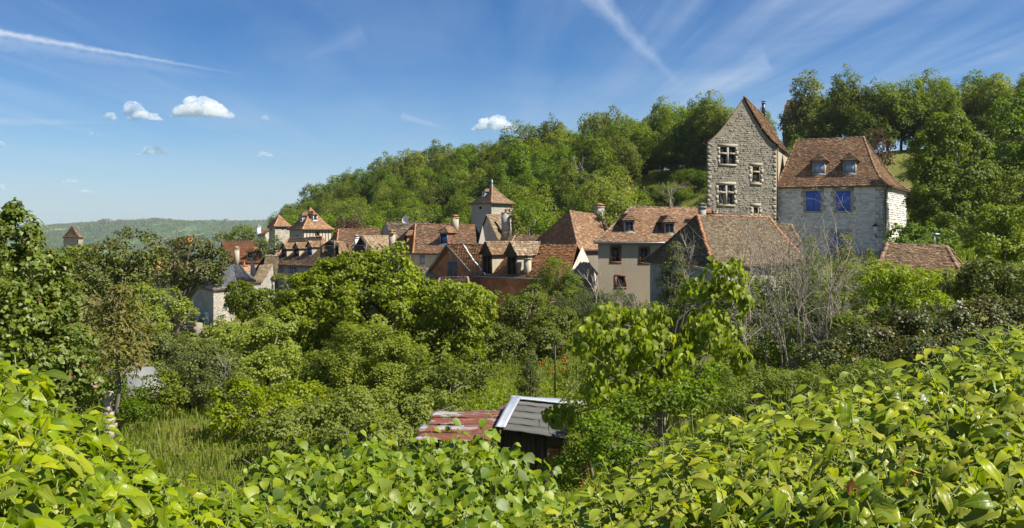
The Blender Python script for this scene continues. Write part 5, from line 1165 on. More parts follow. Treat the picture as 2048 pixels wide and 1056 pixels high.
r_ = thing('bare_shrub', 'grey leafless twigs poking from the dark shrub left of the lime tree', 'shrub', P(452, 800, 36)); bare_tree(r_, r_.location, 2.4, FR, 7, thick=.008, spread=.6)
tree('shrub', 'tall green hazel right of the sycamore below the brick house', 'shrub', [(1000, 640, 52, 40, 50), (1050, 640, 52, 46, 50), (1085, 690, 50, 44, 50), (1020, 705, 50, 60, 40), (1110, 650, 51, 40, 36), (1065, 600, 53, 24, 26), (975, 680, 50, 30, 40)], .12, L_FOLD, LM_MID, (1040, 51), 1.7, .15, nl=14)
tree('tree', 'soft green juniper-like tree in front of the white gable wall', 'tree', [(1112, 545, 60, 32, 26), (1085, 572, 60, 26, 22), (1140, 572, 60, 26, 24), (1112, 600, 59, 46, 26), (1165, 600, 59, 24, 16)], .16, L_SLIM, LM_MID, (1110, 60), 2.4, .15, sub=.22)
tree('shrub', 'grey-green willow bush below the beige house', 'shrub', [(1170, 608, 54, 48, 28), (1225, 612, 54, 46, 26), (1130, 625, 54, 34, 26), (1190, 645, 52, 70, 30)], .13, L_SLIM, LM_GRY, (1180, 54), 2.2, .12)
r_ = thing('bare_shrub', 'pale dead branches in front of the grey-green willow bush', 'shrub', P(1190, 660, 47)); bare_tree(r_, r_.location, 3.4, FR, 6, thick=.016, spread=.6)
tree('conifer', 'narrow dark evergreen in front of the hipped barn', 'tree', [(1352, 505, 42, 15, 20), (1348, 535, 42, 24, 24), (1345, 570, 42, 34, 26), (1350, 605, 42, 38, 26), (1330, 640, 41, 40, 26)], .12, L_SLIM, LM_DRK, (1348, 42), 2.6, .15, sub=.24)
tree('shrub', 'dark green shrub behind the catalpa, below the barn', 'shrub', [(1290, 640, 34, 50, 30), (1420, 620, 34, 60, 50), (1480, 640, 33, 50, 56), (1380, 660, 33, 60, 40), (1240, 670, 34, 46, 34)], .10, L_FOLD, LM_DRK, (1380, 34), 1.1, .15)
tree('shrub', 'leafy dark shrub covering the barn wall left of the bare shrub', 'shrub', [(1500, 590, 38, 40, 36), (1560, 580, 38, 46, 34), (1450, 620, 38, 40, 40), (1610, 590, 38, 40, 40)], .11, L_FOLD, LM_MID, (1530, 38), 1.4, .1)
tree('conifer', 'little dark spruce standing in the grass behind the shed', 'tree', [(1062, 700, 33, 10, 18), (1060, 730, 33, 17, 20), (1058, 762, 33, 24, 20), (1062, 788, 33, 28, 16)], .10, L_SLIM, LM_DRK, (1061, 33), 2.6, .06, sub=.25)
tree('conifer', 'slim green cypress seedling left of the rusty shed roof', 'tree', [(888, 812, 30, 6, 22), (889, 832, 30, 8, 14)], .08, L_SLIM, LM_MID, (888, 30), 2.6, .03)
tree('shrub', 'broad green bush at the foot of the rounded maple', 'shrub', [(700, 830, 29, 90, 44), (620, 850, 28, 70, 40), (790, 835, 29, 80, 44), (870, 820, 30, 50, 40), (560, 870, 27, 50, 34), (740, 880, 26, 100, 40)], .10, L_FOLD, LM_RND, (720, 28), 1.3, .1, sub=.25)
tree('shrub', 'light green bush at the foot of the lime tree', 'shrub', [(480, 800, 31, 50, 40), (540, 830, 30, 60, 40), (450, 840, 30, 36, 30), (600, 800, 32, 50, 40)], .11, L_FOLD, LM_SYC, (520, 30), 1.3, .1, sub=.25)
tree('shrub', 'leafy bush hiding the front of the old white car', 'shrub', [(318, 775, 34.5, 34, 34), (345, 800, 34, 30, 26), (205, 775, 34, 22, 40), (180, 800, 33, 40, 40), (262, 812, 34, 40, 12)], .09, L_FOLD, LM_SYC, (318, 34.5), 1.2, .08)
tree('shrub', 'mid green bush right of the sycamore before the dry bank', 'shrub', [(900, 770, 33, 44, 40), (945, 745, 35, 36, 34), (860, 760, 34, 50, 44)], .11, L_FOLD, LM_MID, (900, 33), 1.3, .08)
tree('shrub', 'leafy bush covering the hut wall below its tiled roof', 'shrub', [(1800, 575, 36, 50, 26), (1880, 570, 36, 50, 26), (1930, 575, 36, 40, 30), (1960, 545, 37, 26, 26)], .11, L_FOLD, LM_MID, (1860, 36), 1.6, .08)
tree('shrub', 'low dark bush between the gate pillar and the old white car', 'shrub', [(250, 800, 33, 36, 26), (228, 770, 33.5, 22, 30), (275, 822, 32, 40, 16)], .08, L_FOLD, LM_MID, (250, 33), 1.6, .06)
tree('shrub', 'bramble growing over the right end of the plank roof', 'shrub', [(1160, 815, 25, 36, 26), (1190, 850, 24, 50, 40), (1150, 900, 23.5, 26, 26)], .09, L_FOLD, LM_SYC, (1190, 24.5), 1.4, .05)
# to the right
for (px, py, rx, rz, lb) in [(1620, 520, 24, 44, 'leftmost pointed green shrub in front of the blue-shuttered house'), (1688, 505, 20, 40, 'pointed green shrub below the lower blue shutter'), (1738, 540, 20, 36, 'pointed green shrub below the wall lamp')]:
    tree('shrub', lb, 'shrub', [(px, py - 18, 34, rx * .6, rz * .6), (px, py + 15, 34, rx, rz * .7), (px + 5, py + 55, 33, rx * 1.6, rz), (px - 5, py + 95, 33, rx * 2, rz)], .085, L_FOLD, LM_MID, (px, 34), 1.1, .07, nl=12)
tree('shrub', 'broad dark green thicket behind the bare twigs', 'shrub', [(1560, 640, 32, 56, 40), (1640, 640, 31, 60, 50), (1720, 610, 31, 56, 44), (1580, 700, 29, 60, 40), (1500, 690, 29, 50, 36), (1680, 690, 28, 50, 36)], .085, L_FOLD, LM_DRK, (1630, 31), 1.2, .12)
bs = thing('bare_shrub', 'big many-stemmed leafless shrub of pale twigs before the barn', 'shrub', P(1600, 735, 25))
for k in range(15):
    o_ = bs.location + Vector((FR.uniform(-.75, .95), FR.uniform(-.5, .5), -.2)); mbb = MB(); lean = (o_.x - bs.location.x) * .22 + FR.normal(0, .08)
    def gr(p, d, L, rad, lv, mb=mbb):
        pts = [p]; q = p
        for i in range(4): d = nrm(d + FR.normal(0, .09 + .03 * lv, 3)); q = q + d * L / 4; pts.append(q)
        mb.tube(pts, np.linspace(rad, rad * .55, 5), 4 if lv == 0 else 3, cap=False)
        if lv >= 3: return
        for i in range((9, 5, 4)[lv]):
            f = FR.randint(1, 5); gr(np.array(pts[f]), nrm(d + FR.normal(0, .42, 3)), L * FR.uniform(.35, .55), rad * .5, lv + 1)
    gr(np.array(tuple(o_)), np.array([lean, FR.normal(0, .1), 1.0]), FR.uniform(2.0, 2.9), FR.uniform(.016, .028), 0)
    b_ = mbb.build('stem', TWIG, bs, bs.location)
for (px, py, Y, h, lb) in [(1500, 640, 29, 3.4, 'grey bare twigs over the barn roof, left of the big leafless shrub'), (1380, 600, 36, 3.2, 'thin bare branches in front of the hipped roof'), (1290, 720, 16, 1.6, 'dead grey branches inside the catalpa'), (1500, 730, 16, 1.3, 'dry twigs at the right foot of the catalpa'), (1180, 860, 20, 1.6, 'bare curved branches hanging over the shed roof')]:
    q = P(px, py, Y); r_ = thing('bare_shrub', lb, 'shrub', q); bare_tree(r_, q, h, FR, 7, thick=.008, spread=.6)
tree('shrub', 'feathery yellow-green ailanthus in front of the low hut roof', 'shrub', [(1740, 570, 28, 56, 34), (1800, 590, 28, 56, 44), (1700, 620, 28, 56, 34), (1860, 620, 28, 50, 34), (1780, 545, 28, 40, 22), (1830, 560, 28, 40, 20)], .16, L_SLIM, LM_AIL, (1770, 28), 2.4, .1, droop=.5)
tree('shrub', 'red-tinged photinia-like shrub between bare twigs and ivy', 'shrub', [(1720, 690, 23, 70, 40), (1800, 680, 23, 80, 50), (1890, 670, 23, 80, 50), (1960, 650, 23, 70, 50), (1650, 720, 22, 60, 30), (2040, 640, 23, 60, 50), (1860, 720, 21, 90, 40)], .075, L_FOLD, LM_RED, (1830, 23), 1.5, .08)
tree('hedge', 'bright green clipped hedge beside the blue-shuttered house', 'hedge', [(1795, 475, 64, 20, 24), (1825, 474, 63, 24, 24), (1860, 474, 62, 24, 22), (1890, 480, 61, 20, 20), (1840, 492, 62, 60, 16), (1910, 498, 60, 18, 14)], .17, L_FOLD, LM_HDG, (1845, 62), 1.5, .06, sub=.25)
tree('tree', 'big leafy ash standing right of the blue-shuttered house', 'tree', [(1896, 255, 76, 40, 34), (1868, 300, 76, 46, 40), (1928, 300, 76, 44, 40), (1856, 350, 75, 40, 40), (1918, 360, 75, 60, 46), (1878, 400, 74, 56, 40), (1953, 400, 75, 44, 40), (1898, 440, 73, 50, 30), (1858, 430, 74, 34, 26), (1968, 350, 75, 26, 30)], .20, L_FOLD, LM_MID, (1885, 75), 1.6, .2, nl=14, droop=.5, sub=.24)
tree('shrub', 'reddish-brown leafed shrub on the bank behind the blue-shuttered house', 'shrub', [(1752, 275, 104, 18, 20), (1765, 300, 103, 18, 20), (1778, 320, 102, 12, 14)], .26, L_QUAD, LM_BRN, (1757, 104), 1.0, .1)
tree('tree', 'tree at the right edge with bright top over dark lower boughs', 'tree', [(1995, 440, 38, 36, 28), (2035, 450, 38, 46, 40), (1975, 480, 38, 36, 30), (2020, 510, 37, 56, 36), (2060, 520, 37, 50, 50)], .12, L_FOLD, LM_AIL, (2020, 38), 1.3, .15, nl=14, droop=.5)
tree('tree', 'dark lower tree below the bright-topped one at the right edge', 'tree', [(1990, 560, 35, 50, 40), (2040, 570, 35, 50, 40), (1950, 550, 36, 26, 26), (2070, 600, 34, 50, 50)], .11, L_FOLD, LM_DRK, (2030, 35), 1.3, .12)
tree('tree', 'tall pale-green tree on the upper slope at the right edge', 'tree', [(2010, 240, 92, 30, 40), (2045, 230, 92, 34, 50), (2030, 300, 91, 40, 50), (2015, 350, 90, 34, 36), (2060, 340, 90, 40, 60)], .25, L_FOLD, LM_MID, (2035, 91), 1.15, .25, nl=18)
tree('tree', 'leafy slope tree just above the right-edge garden trees', 'tree', [(2010, 400, 72, 30, 34), (2045, 390, 72, 40, 44), (1985, 420, 72, 22, 20)], .2, L_FOLD, LM_MID, (2030, 72), 1.15, .2, nl=12)
tree('shrub', 'dark green bramble mass right of the shed under the catalpa', 'shrub', [(1215, 820, 20, 60, 40), (1290, 800, 20, 60, 34), (1180, 880, 19, 50, 50), (1350, 790, 20, 60, 30), (1430, 765, 21, 60, 30), (1240, 900, 18, 60, 50), (1130, 940, 19, 40, 30)], .07, L_FOLD, LM_MID, (1240, 20), 1.3, .06)
tree('shrub', 'low fern and bramble patch right of the catalpa foot', 'shrub', [(1500, 760, 18, 60, 20), (1580, 765, 18, 60, 18), (1660, 760, 18, 60, 22), (1740, 750, 18, 60, 24), (1450, 790, 17, 50, 20)], .08, L_SLIM, LM_AIL, (1560, 18), 2.4, .03)

tree('shrub', 'green shrub growing up through the big leafless shrub', 'shrub', [(1560, 670, 25.5, 40, 40), (1640, 620, 26, 36, 50), (1690, 670, 24.5, 40, 40), (1590, 590, 26.5, 20, 36)], .08, L_FOLD, LM_MID, (1620, 25.5), 1.2, .05)
tree('shrub', 'low green brambles at the foot of the catalpa trunk', 'shrub', [(1330, 800, 13.6, 50, 26), (1260, 820, 13.4, 40, 24), (1400, 790, 13.8, 44, 24)], .06, L_FOLD, LM_MID, (1330, 13.6), 1.4, .03)
# linden close on the left: its nearest leaves are pieces of their own
def big_leaf_tree(name, label, cat, blobs, s, tp, mat, base, cover, trunk, nparts, bark=None, nl=14, r0=None, **kw):
    B = [(P(b[0], b[1], b[2]), [b[3] / F * b[2], (b[5] / F * b[2] if len(b) > 5 else b[3] / F * b[2]), b[4] / F * b[2]]) for b in blobs]
    bx = XY(*base); o = Vector((bx.x, bx.y, gz(bx.x, bx.y))); root = thing(name, label, cat, o)
    p, t_, n_, rn, Cs = crown(B, s, cover, **kw); sz = s * rng.uniform(.65, 1.2, len(p)); x_, y_ = 1024 + F * p[:, 0] / p[:, 1], HY - F * p[:, 2] / p[:, 1]
    near = -p[:, 1] + 2.5 * sz / s * .2; near[(x_ < 5) | (x_ > 2043) | (y_ > 1050)] -= 99; sel = np.argsort(-near)[:nparts]; m_ = np.ones(len(p), bool); m_[sel] = False
    V, Fa, ra, U = leaves(tp if tp is L_HEART else L_FOLD, p[m_] - np.array(o), t_[m_], n_[m_], sz[m_], rn[m_]); co_ = link(bpy.data.objects.new('foliage', np_mesh('foliage', V, Fa, mat, True, {'rnd': ra}, U)), root); co_['kind'] = 'stuff'
    leaf_parts(root, tp, mat, p[sel] - np.array(o), t_[sel], n_[sel], sz[sel]); mb = MB(); limbs(mb, o, Cs, trunk, nl); mb.build('trunk', bark or BARK, root, o); return root
big_leaf_tree('linden_tree', 'linden with reddish shoot tips filling the left edge', 'tree', [(-60, 560, 11, 120, 130), (50, 560, 11, 70, 80), (30, 480, 11, 46, 60), (95, 640, 11, 60, 80), (20, 650, 10.6, 90, 90), (70, 740, 10.6, 80, 60), (-40, 740, 10.5, 110, 110), (28, 425, 11, 14, 26), (60, 480, 11, 12, 30), (125, 540, 11, 18, 30), (140, 600, 11, 22, 40), (140, 700, 10.8, 46, 50), (170, 770, 10.8, 40, 30), (110, 790, 10.6, 60, 30)], .058, L_ROUND, LM_LIN, (20, 11), 1.7, .05, 280, droop=.5, sub=.26)
big_leaf_tree('catalpa_tree', 'young catalpa with large drooping light green heart-shaped leaves', 'tree', [(1450, 550, 15, 42, 32), (1475, 600, 15, 26, 36), (1400, 580, 15, 40, 22), (1390, 640, 15, 60, 30), (1300, 640, 15, 44, 30), (1220, 630, 15, 40, 26), (1180, 680, 14.6, 44, 34), (1250, 700, 14.6, 60, 44), (1330, 710, 14.5, 60, 40), (1430, 680, 14.8, 60, 34), (1210, 760, 14.5, 56, 40), (1300, 770, 14.5, 50, 26), (1120, 830, 15, 34, 22), (1480, 720, 14.8, 20, 26)], .10, L_HEART, LM_CAT, (1330, 14.6), .75, .035, 300, droop=1.5, sub=.34, nl=34, hollow=.4, flat=1.0)

# ---------------------------------------------------------------- foreground ivy hedges and vine
def shoot_hedge(name, label, cat, skyx, skyy, yf, yn, zn, px0, px1, nsh, s, tp, mat, nparts, per=7, slen=.15, seed=5, up=.9, tpl2=None, stemr=.0035, back=.5, zfun=None, petiole=True, droop=.25, coverx=None):
    r = np.random.RandomState(seed); o = P((px0 + px1) / 2, 470, (yf + yn) / 2); o.z = gz(o.x, o.y); root = thing(name, label, cat, o)
    Ps, Ts, Ns, Rs, Ss, SH = [], [], [], [], [], []; mb = MB()
    for k in range(nsh):
        px = r.uniform(px0, px1); q = r.rand() ** .75; bk = r.rand() < .12
        Y = yn + (yf - yn) * q; sky = np.interp(px, skyx, skyy); zf = (HY - sky) / F * yf; z0 = min(zn, zf) + r.normal(0, .01)
        z = z0 * (1 - q) + zf * q
        if bk: Y = yf + r.uniform(0, back); z = zf - (Y - yf) * 1.3
        x = (px - 1024) / F * Y; z += .05 * wav(x * 1.0, Y, 1.4, 0) + .03 * wav(x, Y, .5, 8) - slen * .85
        lay = r.rand() < .45; z -= (r.uniform(.08, .3) if lay else 0) * (s / .1)
        d = nrm(np.array([r.normal(0, .45), -.25 + r.normal(0, .35), up])); L = slen * r.uniform(.5, 1.3) * (1.5 if r.rand() < .08 else 1); b = np.array([x, Y, z]); n = max(3, int(per * L / slen)); tp_ = b + d * L
        if not lay: mb.tube([b - np.array([0, 0, .05]), b + d * L * .5 + r.normal(0, .01, 3), tp_], [stemr * 1.3, stemr, stemr * .6], 4, cap=False)
        a0 = r.uniform(0, 6.28); cl = r.normal(0, .16)
        for i in range(n):
            f = (i + .6) / n; a = a0 + i * 2.4 + r.normal(0, .3); side = np.array([math.cos(a), math.sin(a), 0]); sz = s * r.uniform(.6, 1.25) * (.55 + .6 * math.sin(PI * min(1, f * .75 + .12))) * (1.35 if r.rand() < .15 else 1)
            pet = sz * r.uniform(.25, .6); p = b + d * L * f; q_ = p + nrm(side + d * .6) * pet
            if petiole and not lay and r.rand() < .6: mb.tube([p, q_], [stemr * .6, stemr * .5], 3, cap=False)
            Ps.append(q_); Ts.append(side + d * .25 - np.array([0, 0, droop + r.uniform(-.3, .5)])); Ns.append(np.array([0, 0, 1.0]) + side * .25 + r.normal(0, .28, 3) + np.array([0, -.35, 0])); Ss.append(sz); Rs.append(np.clip(.40 + cl + f * .32 + r.normal(0, .13) - .15 * lay, 0, 1)); SH.append(0 if lay else 1)
    p, t_, n_, sz, rn, sh = map(np.array, (Ps, Ts, Ns, Ss, Rs, SH)); x_, y_ = 1024 + F * p[:, 0] / p[:, 1], HY - F * p[:, 2] / p[:, 1]
    sc = sz / p[:, 1] * sh; sc[(x_ < 10) | (x_ > 2038) | (y_ > 1046)] = 0; sel = np.argsort(-sc)[:nparts]; m_ = np.ones(len(p), bool); m_[sel] = False; on = np.array(o)
    two = r.rand(len(p)) < (.55 if tpl2 else 0)
    low_ = (sh == 0) | (p[:, 1] > 4.2) if tpl2 else np.zeros(len(p), bool)
    for mk, tpp in ((m_ & ~two & ~low_, tp), (m_ & two & ~low_, tpl2), (m_ & low_, L_OVAL)):
        if not mk.any(): continue
        V, Fa, ra, U = leaves(tpp, p[mk] - on, t_[mk], n_[mk], sz[mk], rn[mk]); f_ = link(bpy.data.objects.new('foliage', np_mesh('foliage', V, Fa, mat, True, {'rnd': ra}, U)), root); f_['kind'] = 'stuff'
    leaf_parts(root, tp, mat, p[sel] - on, t_[sel], n_[sel], sz[sel]); s_ = mb.build('shoot', STEMG, root, o); s_['kind'] = 'stuff'
    return root, p, o
def woody(root, o, px0, px1, y0, y1, n, seed, zoff=-.35, r0=.012, skyx=None, skyy=None, yf=5.2, zn=-.8):
    r = np.random.RandomState(seed); mb = MB()
    for k in range(n):
        px = r.uniform(px0, px1); Y = r.uniform(y0, y1); x = (px - 1024) / F * Y; sky = np.interp(px, skyx, skyy); z = min(zn, (HY - sky) / F * yf) + zoff; g = gz(x, Y); p = np.array([x, Y, g]); q = np.array([x + r.normal(0, .2), Y + r.normal(0, .2), z + .12]); mid = (p + q) / 2 + r.normal(0, .12, 3); mb.tube([p, mid, q], [r0 * 1.5, r0, r0 * .6], 5, cap=False)
        e = q + r.normal(0, .2, 3); e[2] = q[2] - .02; mb.tube([mid, (mid + e) / 2 + r.normal(0, .05, 3), e], [r0 * .8, r0 * .6, r0 * .3], 4, cap=False)
    w_ = mb.build('woody_branch', BARK, root, o); w_['kind'] = 'stuff'
RXS = [900, 930, 1000, 1100, 1180, 1240, 1300, 1360, 1420, 1500, 1600, 1700, 1800, 1880, 1950, 2048, 2400]; RYS = [1150, 1110, 1060, 1015, 980, 935, 900, 865, 835, 815, 800, 780, 745, 715, 685, 662, 615]
LXS = [-400, -100, 0, 40, 90, 150, 200, 260, 320, 380, 450, 520, 600, 660]; LYS = [660, 690, 705, 730, 775, 825, 872, 915, 945, 962, 975, 1010, 1045, 1090]
r1, p1, o1 = shoot_hedge('ivy_hedge', 'glossy yellow-green ivy hedge filling the lower right corner', 'hedge', RXS, RYS, 5.2, 2.2, -.80, 905, 2330, 3000, .069, L_IVY, LM_IVY, 300, seed=5, tpl2=L_IVY2)
woody(r1, o1, 950, 2300, 2.4, 5.4, 90, 3, skyx=RXS, skyy=RYS)
r2, p2, o2 = shoot_hedge('ivy_hedge', 'glossy yellow-green ivy hedge filling the lower left corner', 'hedge', LXS, LYS, 4.6, 2.2, -.80, -330, 655, 2000, .070, L_IVY, LM_IVY, 300, seed=6, tpl2=L_IVY2)
woody(r2, o2, -300, 600, 2.4, 4.8, 60, 4, skyx=LXS, skyy=LYS)
VXS = [330, 400, 470, 500, 540, 600, 660, 720, 760, 800, 850, 900, 960, 1000, 1060, 1090, 1130, 1180]; VYS = [990, 975, 955, 925, 905, 885, 885, 865, 855, 868, 880, 872, 868, 876, 905, 940, 990, 1060]
r3, p3, o3 = shoot_hedge('wild_vine', 'tangle of wild vine with round matte leaves between the ivy hedges', 'vine', VXS, VYS, 12.0, 6.2, -2.1, 340, 1150, 2100, .100, L_VINE, LM_VIN, 300, per=5, slen=.34, seed=7, stemr=.004, back=1.5, up=1.1, droop=.6)
woody(r3, o3, 380, 1130, 7, 12.5, 70, 5, zoff=-.3, skyx=VXS, skyy=VYS, yf=12, zn=-2.1, r0=.015)
# a few withered leaves caught in the ivy
for k, (px, py, Y) in enumerate([(1800, 935, 3.1), (1705, 990, 3.0)]):
    q = P(px, py, Y); V, Fa, ra, U = leaves(L_OVAL, np.zeros((3, 3)) + rng.normal(0, .02, (3, 3)), rng.normal(size=(3, 3)), rng.normal(size=(3, 3)) + np.array([0, -.6, .8]), np.array([.06, .05, .04]), rng.rand(3)); o = bpy.data.objects.new('withered_leaves', np_mesh('withered_leaves', V, Fa, LM_DRY, True, {'rnd': ra}, U)); link(o, r1 if px > 900 else r2); o.matrix_local = Matrix.Translation(q - (o1 if px > 900 else o2)); o.name = 'withered_leaf'; o['kind'] = 'stuff'

# ---------------------------------------------------------------- the old shed
RUSTY, t = material('rusty_sheet_metal'); co = objco(t); a = t.noise(co, 1.7, 6, .65, .4); sx = t.new('ShaderNodeSeparateXYZ', ins={0: co}).outputs[0]
b = t.math('ADD', t.math('MULTIPLY', sx, -.55), t.math('MULTIPLY', t.math('SUBTRACT', a, .5), 3.2)); st = t.new('ShaderNodeMapping', ins={'Vector': co, 'Scale': (.5, 6, 6)}).outputs[0]; n2_ = t.noise(st, 1.3, 5, .6)
rust = t.mix(t.ramp(t.noise(co, 5, 5, .7), [(.35, 0), (.7, 1)]), (.19, .062, .032), (.11, .042, .027)); pale = t.mix(t.noise(co, 8, 4, .6), (.36, .36, .36), (.24, .23, .22))
_m = t.ramp(b, [(-.0 + .30, 1.0), (.42, 0.0)]); msk2 = t.math('MULTIPLY', t.ramp(n2_, [(.50, 0), (.56, 1)]), .9); mm = t.math('MULTIPLY', t.math('SUBTRACT', 1.0, t.ramp(b, [(.80, 0), (.92, 1)])), t.math('SUBTRACT', 1.0, t.math('MULTIPLY', msk2, t.ramp(a, [(.45, 0), (.55, 1)]))))
out(t, pbr(t, t.mix(mm, pale, rust), .7, .3, .15, bump=a, bstr=.3))
PALEM = m_plain('pale_sheet_metal', (.42, .45, .50), .5, .4, .3, scale=3); GREYW = m_wood('weathered_grey_board', (.04, .04, .038), (.15, .145, .135), 0)
so_ = P(990, 880, 25); so_.z = gz(so_.x, so_.y); shed = thing('garden_shed', 'old shed with rusty sheet-metal roof and weathered plank roof among the greenery', 'shed', so_)
def sheet_strip(a, b, c, d, mat, name, th=.02, wavey=0, n=24, parent=None, label=None):
    """slightly bent plate between four corners (a-b front edge, d-c back edge), with thickness"""
    a, b, c, d = map(Vector, (a, b, c, d)); up = (b - a).cross(d - a).normalized(); mb = MB(); V = []
    for s_ in (0, 1):
        for j in range(3):
            for i in range(n + 1):
                u = i / n; v = j / 2; p = (a * (1 - u) + b * u) * (1 - v) + (d * (1 - u) + c * u) * v; V.append(p + up * (wavey * math.sin(i * 1.9 + j) + th * s_ + .012 * math.sin(u * 7 + v * 3)))
    k = n + 1; Fc = []
    for j in range(2):
        for i in range(n): q = j * k + i; Fc.append((q + 1, q, q + k, q + k + 1)); q += 3 * k; Fc.append((q, q + 1, q + k + 1, q + k))
    for i in range(n): Fc.append((i, i + 1, i + 1 + 3 * k, i + 3 * k)); q = 2 * k + i; Fc.append((q + 1, q, q + 3 * k, q + 1 + 3 * k))
    for j in range(2): q = j * k; Fc.append((q + k, q, q + 3 * k, q + k + 3 * k)); q = j * k + n; Fc.append((q, q + k, q + k + 3 * k, q + 3 * k))
    mb.add(V, Fc); return mb.build(name, mat, parent or shed, so_, smooth=False, label=label)
TL, TR, BR_, BL_ = P(868, 838, 26.2), P(1012, 826, 26.2), P(996, 878, 23.4), P(822, 884, 23.4); BL_.z = BR_.z = -4.93; TL.z = TR.z = -4.72
BL_.x, BR_.x = -2.44, -.36; TL.x, TR.x = -2.05, -.16
for k in range(4):
    f0, f1 = k / 4, (k + 1.12) / 4; a = BL_.lerp(TL, f0); b = BR_.lerp(TR, f0); c = BR_.lerp(TR, min(1, f1)); d = BL_.lerp(TL, min(1, f1)); up = UZ * (.018 * (4 - k) * .0 + .004 * (k % 2)); j = rng.normal(0, .05)
    sheet_strip(a + up + Vector((j, 0, .006)), b + up + Vector((0, 0, .006)), c + up - UZ * .008, d + up - UZ * .008 + Vector((j, 0, 0)), RUSTY, 'roof_sheet', th=.006, wavey=.006)
E0, E1, R1, R0 = P(1000, 862, 24.0), P(1175, 884, 24.0), P(1165, 812, 26.6), P(1030, 800, 26.6)
for k in range(5):
    f0, f1 = k / 5, (k + 1.15) / 5; a = E0.lerp(R0, f0); b = E1.lerp(R1, f0); c = E1.lerp(R1, min(1, f1)); d = E0.lerp(R0, min(1, f1)); j = rng.normal(0, .03)
    sheet_strip(a + Vector((j, 0, .05 + rng.uniform(-.01, .01) - .03)), b + Vector((j, 0, .02)), c + Vector((0, 0, .0)), d + Vector((0, 0, .0)), GREYW, 'roof_plank', th=.035, wavey=.006, n=16)
sheet_strip(R0 + Vector((-.12, -.22, .06)), R1 + Vector((.1, -.22, .06)), R1 + Vector((.1, .12, .10)), R0 + Vector((-.12, .12, .10)), PALEM, 'ridge_cap', wavey=.003)
sheet_strip(E0 + Vector((-.12, -.05, .10)), E0 + Vector((.13, -.05, .10)), R0 + Vector((.16, -.2, .10)), R0 + Vector((-.10, -.2, .10)), PALEM, 'verge_flashing', n=4)
pt_ = Patch(P(985, 834, 26.4), P(1032, 803, 26.5) - UZ * .02, P(1032, 799, 28.0), P(1000, 815, 28.0), 0); rf = MB(); pt_.sheet(rf, 4, 4); rs = rf.build('tiled_slope', TILE_BRN, shed, so_); V, Q = pt_.tiles(.16, .12, .03); tl_ = link(bpy.data.objects.new('tiling', np_mesh('tiling', V - np.array(so_), Q, TILE_BRN)), rs); tl_['kind'] = 'stuff'
gzs = so_.z
for (x, y, zt) in [(-2.3, 23.7, -5.0), (-.45, 23.7, -5.0), (-2.0, 26, -4.8), (-.3, 24.3, -4.95), (.75, 24.3, -5.0), (1.75, 24.3, -5.05), (1.6, 26.4, -4.75), (.1, 26.4, -4.6)]:
    mb = MB(); mb.box(Vector((x, y, gzs - .4)), Vector((1, 0, 0)), Vector((0, 1, 0)), UZ, (-.06, -.06, 0), (.06, .06, zt - gzs + .4 - .03)); mb.build('post', DARKWOOD, shed, so_)
for k in range(9):     # boards of the side wall
    x = -.25 + k * .125; mb = MB(); mb.box(Vector((x, 24.42, gzs - .2)), Vector((1, 0, 0)), Vector((0, 1, 0)), UZ, (0, 0, 0), (.115, .03, -4.98 - gzs + .2 + rng.uniform(-.05, 0) * (1 if k else 0))); mb.build('wall_board', DARKWOOD, shed, so_)
mb = MB(); mb.box(Vector((-.3, 26.5, gzs)), Vector((1, 0, 0)), Vector((0, 1, 0)), UZ, (0, 0, -.3), (2.1, .1, 1.6)); mb.build('back_wall', DARKWOOD, shed, so_)
# stacked roof tiles under the eave
stk = thing('tile_stack', 'rows of old orange-brown roof tiles stacked under the plank roof', 'tile stack', Vector((1.35, 24.35, gzs)))
for r in range(15):
    for k in range(8):
        x = .95 + k * .115 + rng.uniform(-.01, .01); mb = MB(); mb.box(Vector((x, 24.2, gzs + r * .075)), Vector((1, rng.normal(0, .04), 0)).normalized(), Vector((0, 1, 0)), UZ, (0, 0, 0), (.108, .3 + rng.uniform(-.03, .03), .06)); mb.build('tile', TILE_ORG, stk, stk.location)

# ---------------------------------------------------------------- small things in the meadow
def blades(n, rx, ry, s0, s1, mat, seed, name, label, px_=True, lean=.35, ok=None):
    r = np.random.RandomState(seed); Y = r.uniform(*ry, n * 2); px = r.uniform(*rx, n * 2); x = (px - 1024) / F * Y; m_ = np.ones(n * 2, bool) if ok is None else ok(px, Y); x, Y = x[m_][:n], Y[m_][:n]; k = len(x)
    z = ground_z(x, Y); h = r.uniform(s0, s1, k) * (1 + .5 * wav(x, Y, 5, 2)); a = r.uniform(0, 6.28, k); d = np.stack([np.cos(a), np.sin(a), np.zeros(k)], 1); w_ = np.stack([-np.sin(a), np.cos(a), np.zeros(k)], 1) * (.014 + .010 * r.rand(k))[:, None]; b = np.stack([x, Y, z - .02], 1); ln = r.uniform(.1, lean, k)[:, None]
    m1 = b + d * ln * h[:, None] * .35 + np.array([0, 0, 1]) * h[:, None] * .6; tp_ = b + d * ln * h[:, None] + np.array([0, 0, 1]) * h[:, None]; V = np.stack([b - w_, b + w_, m1 + w_ * .8, m1 - w_ * .8, tp_], 1).reshape(-1, 3); o = np.arange(k)[:, None] * 5
    rr = np.clip(.4 + .35 * wav(x, Y, 9, 5) + r.normal(0, .18, k), 0, 1); ob = link(bpy.data.objects.new(name, np_mesh(name, V, [o + np.array([[0, 1, 2, 3]]), o + np.array([[3, 2, 4]])], mat, False, {'rnd': np.repeat(rr, 5)}))); return tag(ob, label, name.replace('_', ' '), kind='stuff')
blades(28000, (180, 1200), (24, 50), .15, .42, LM_GRS, 11, 'meadow_grass', 'tall dry and green meadow grass behind the vine and around the shed', lean=.5)
blades(16000, (1100, 2150), (15, 36), .3, .7, LM_GRS, 12, 'rough_grass', 'rough tall grass under the shrubs at right', lean=.5)
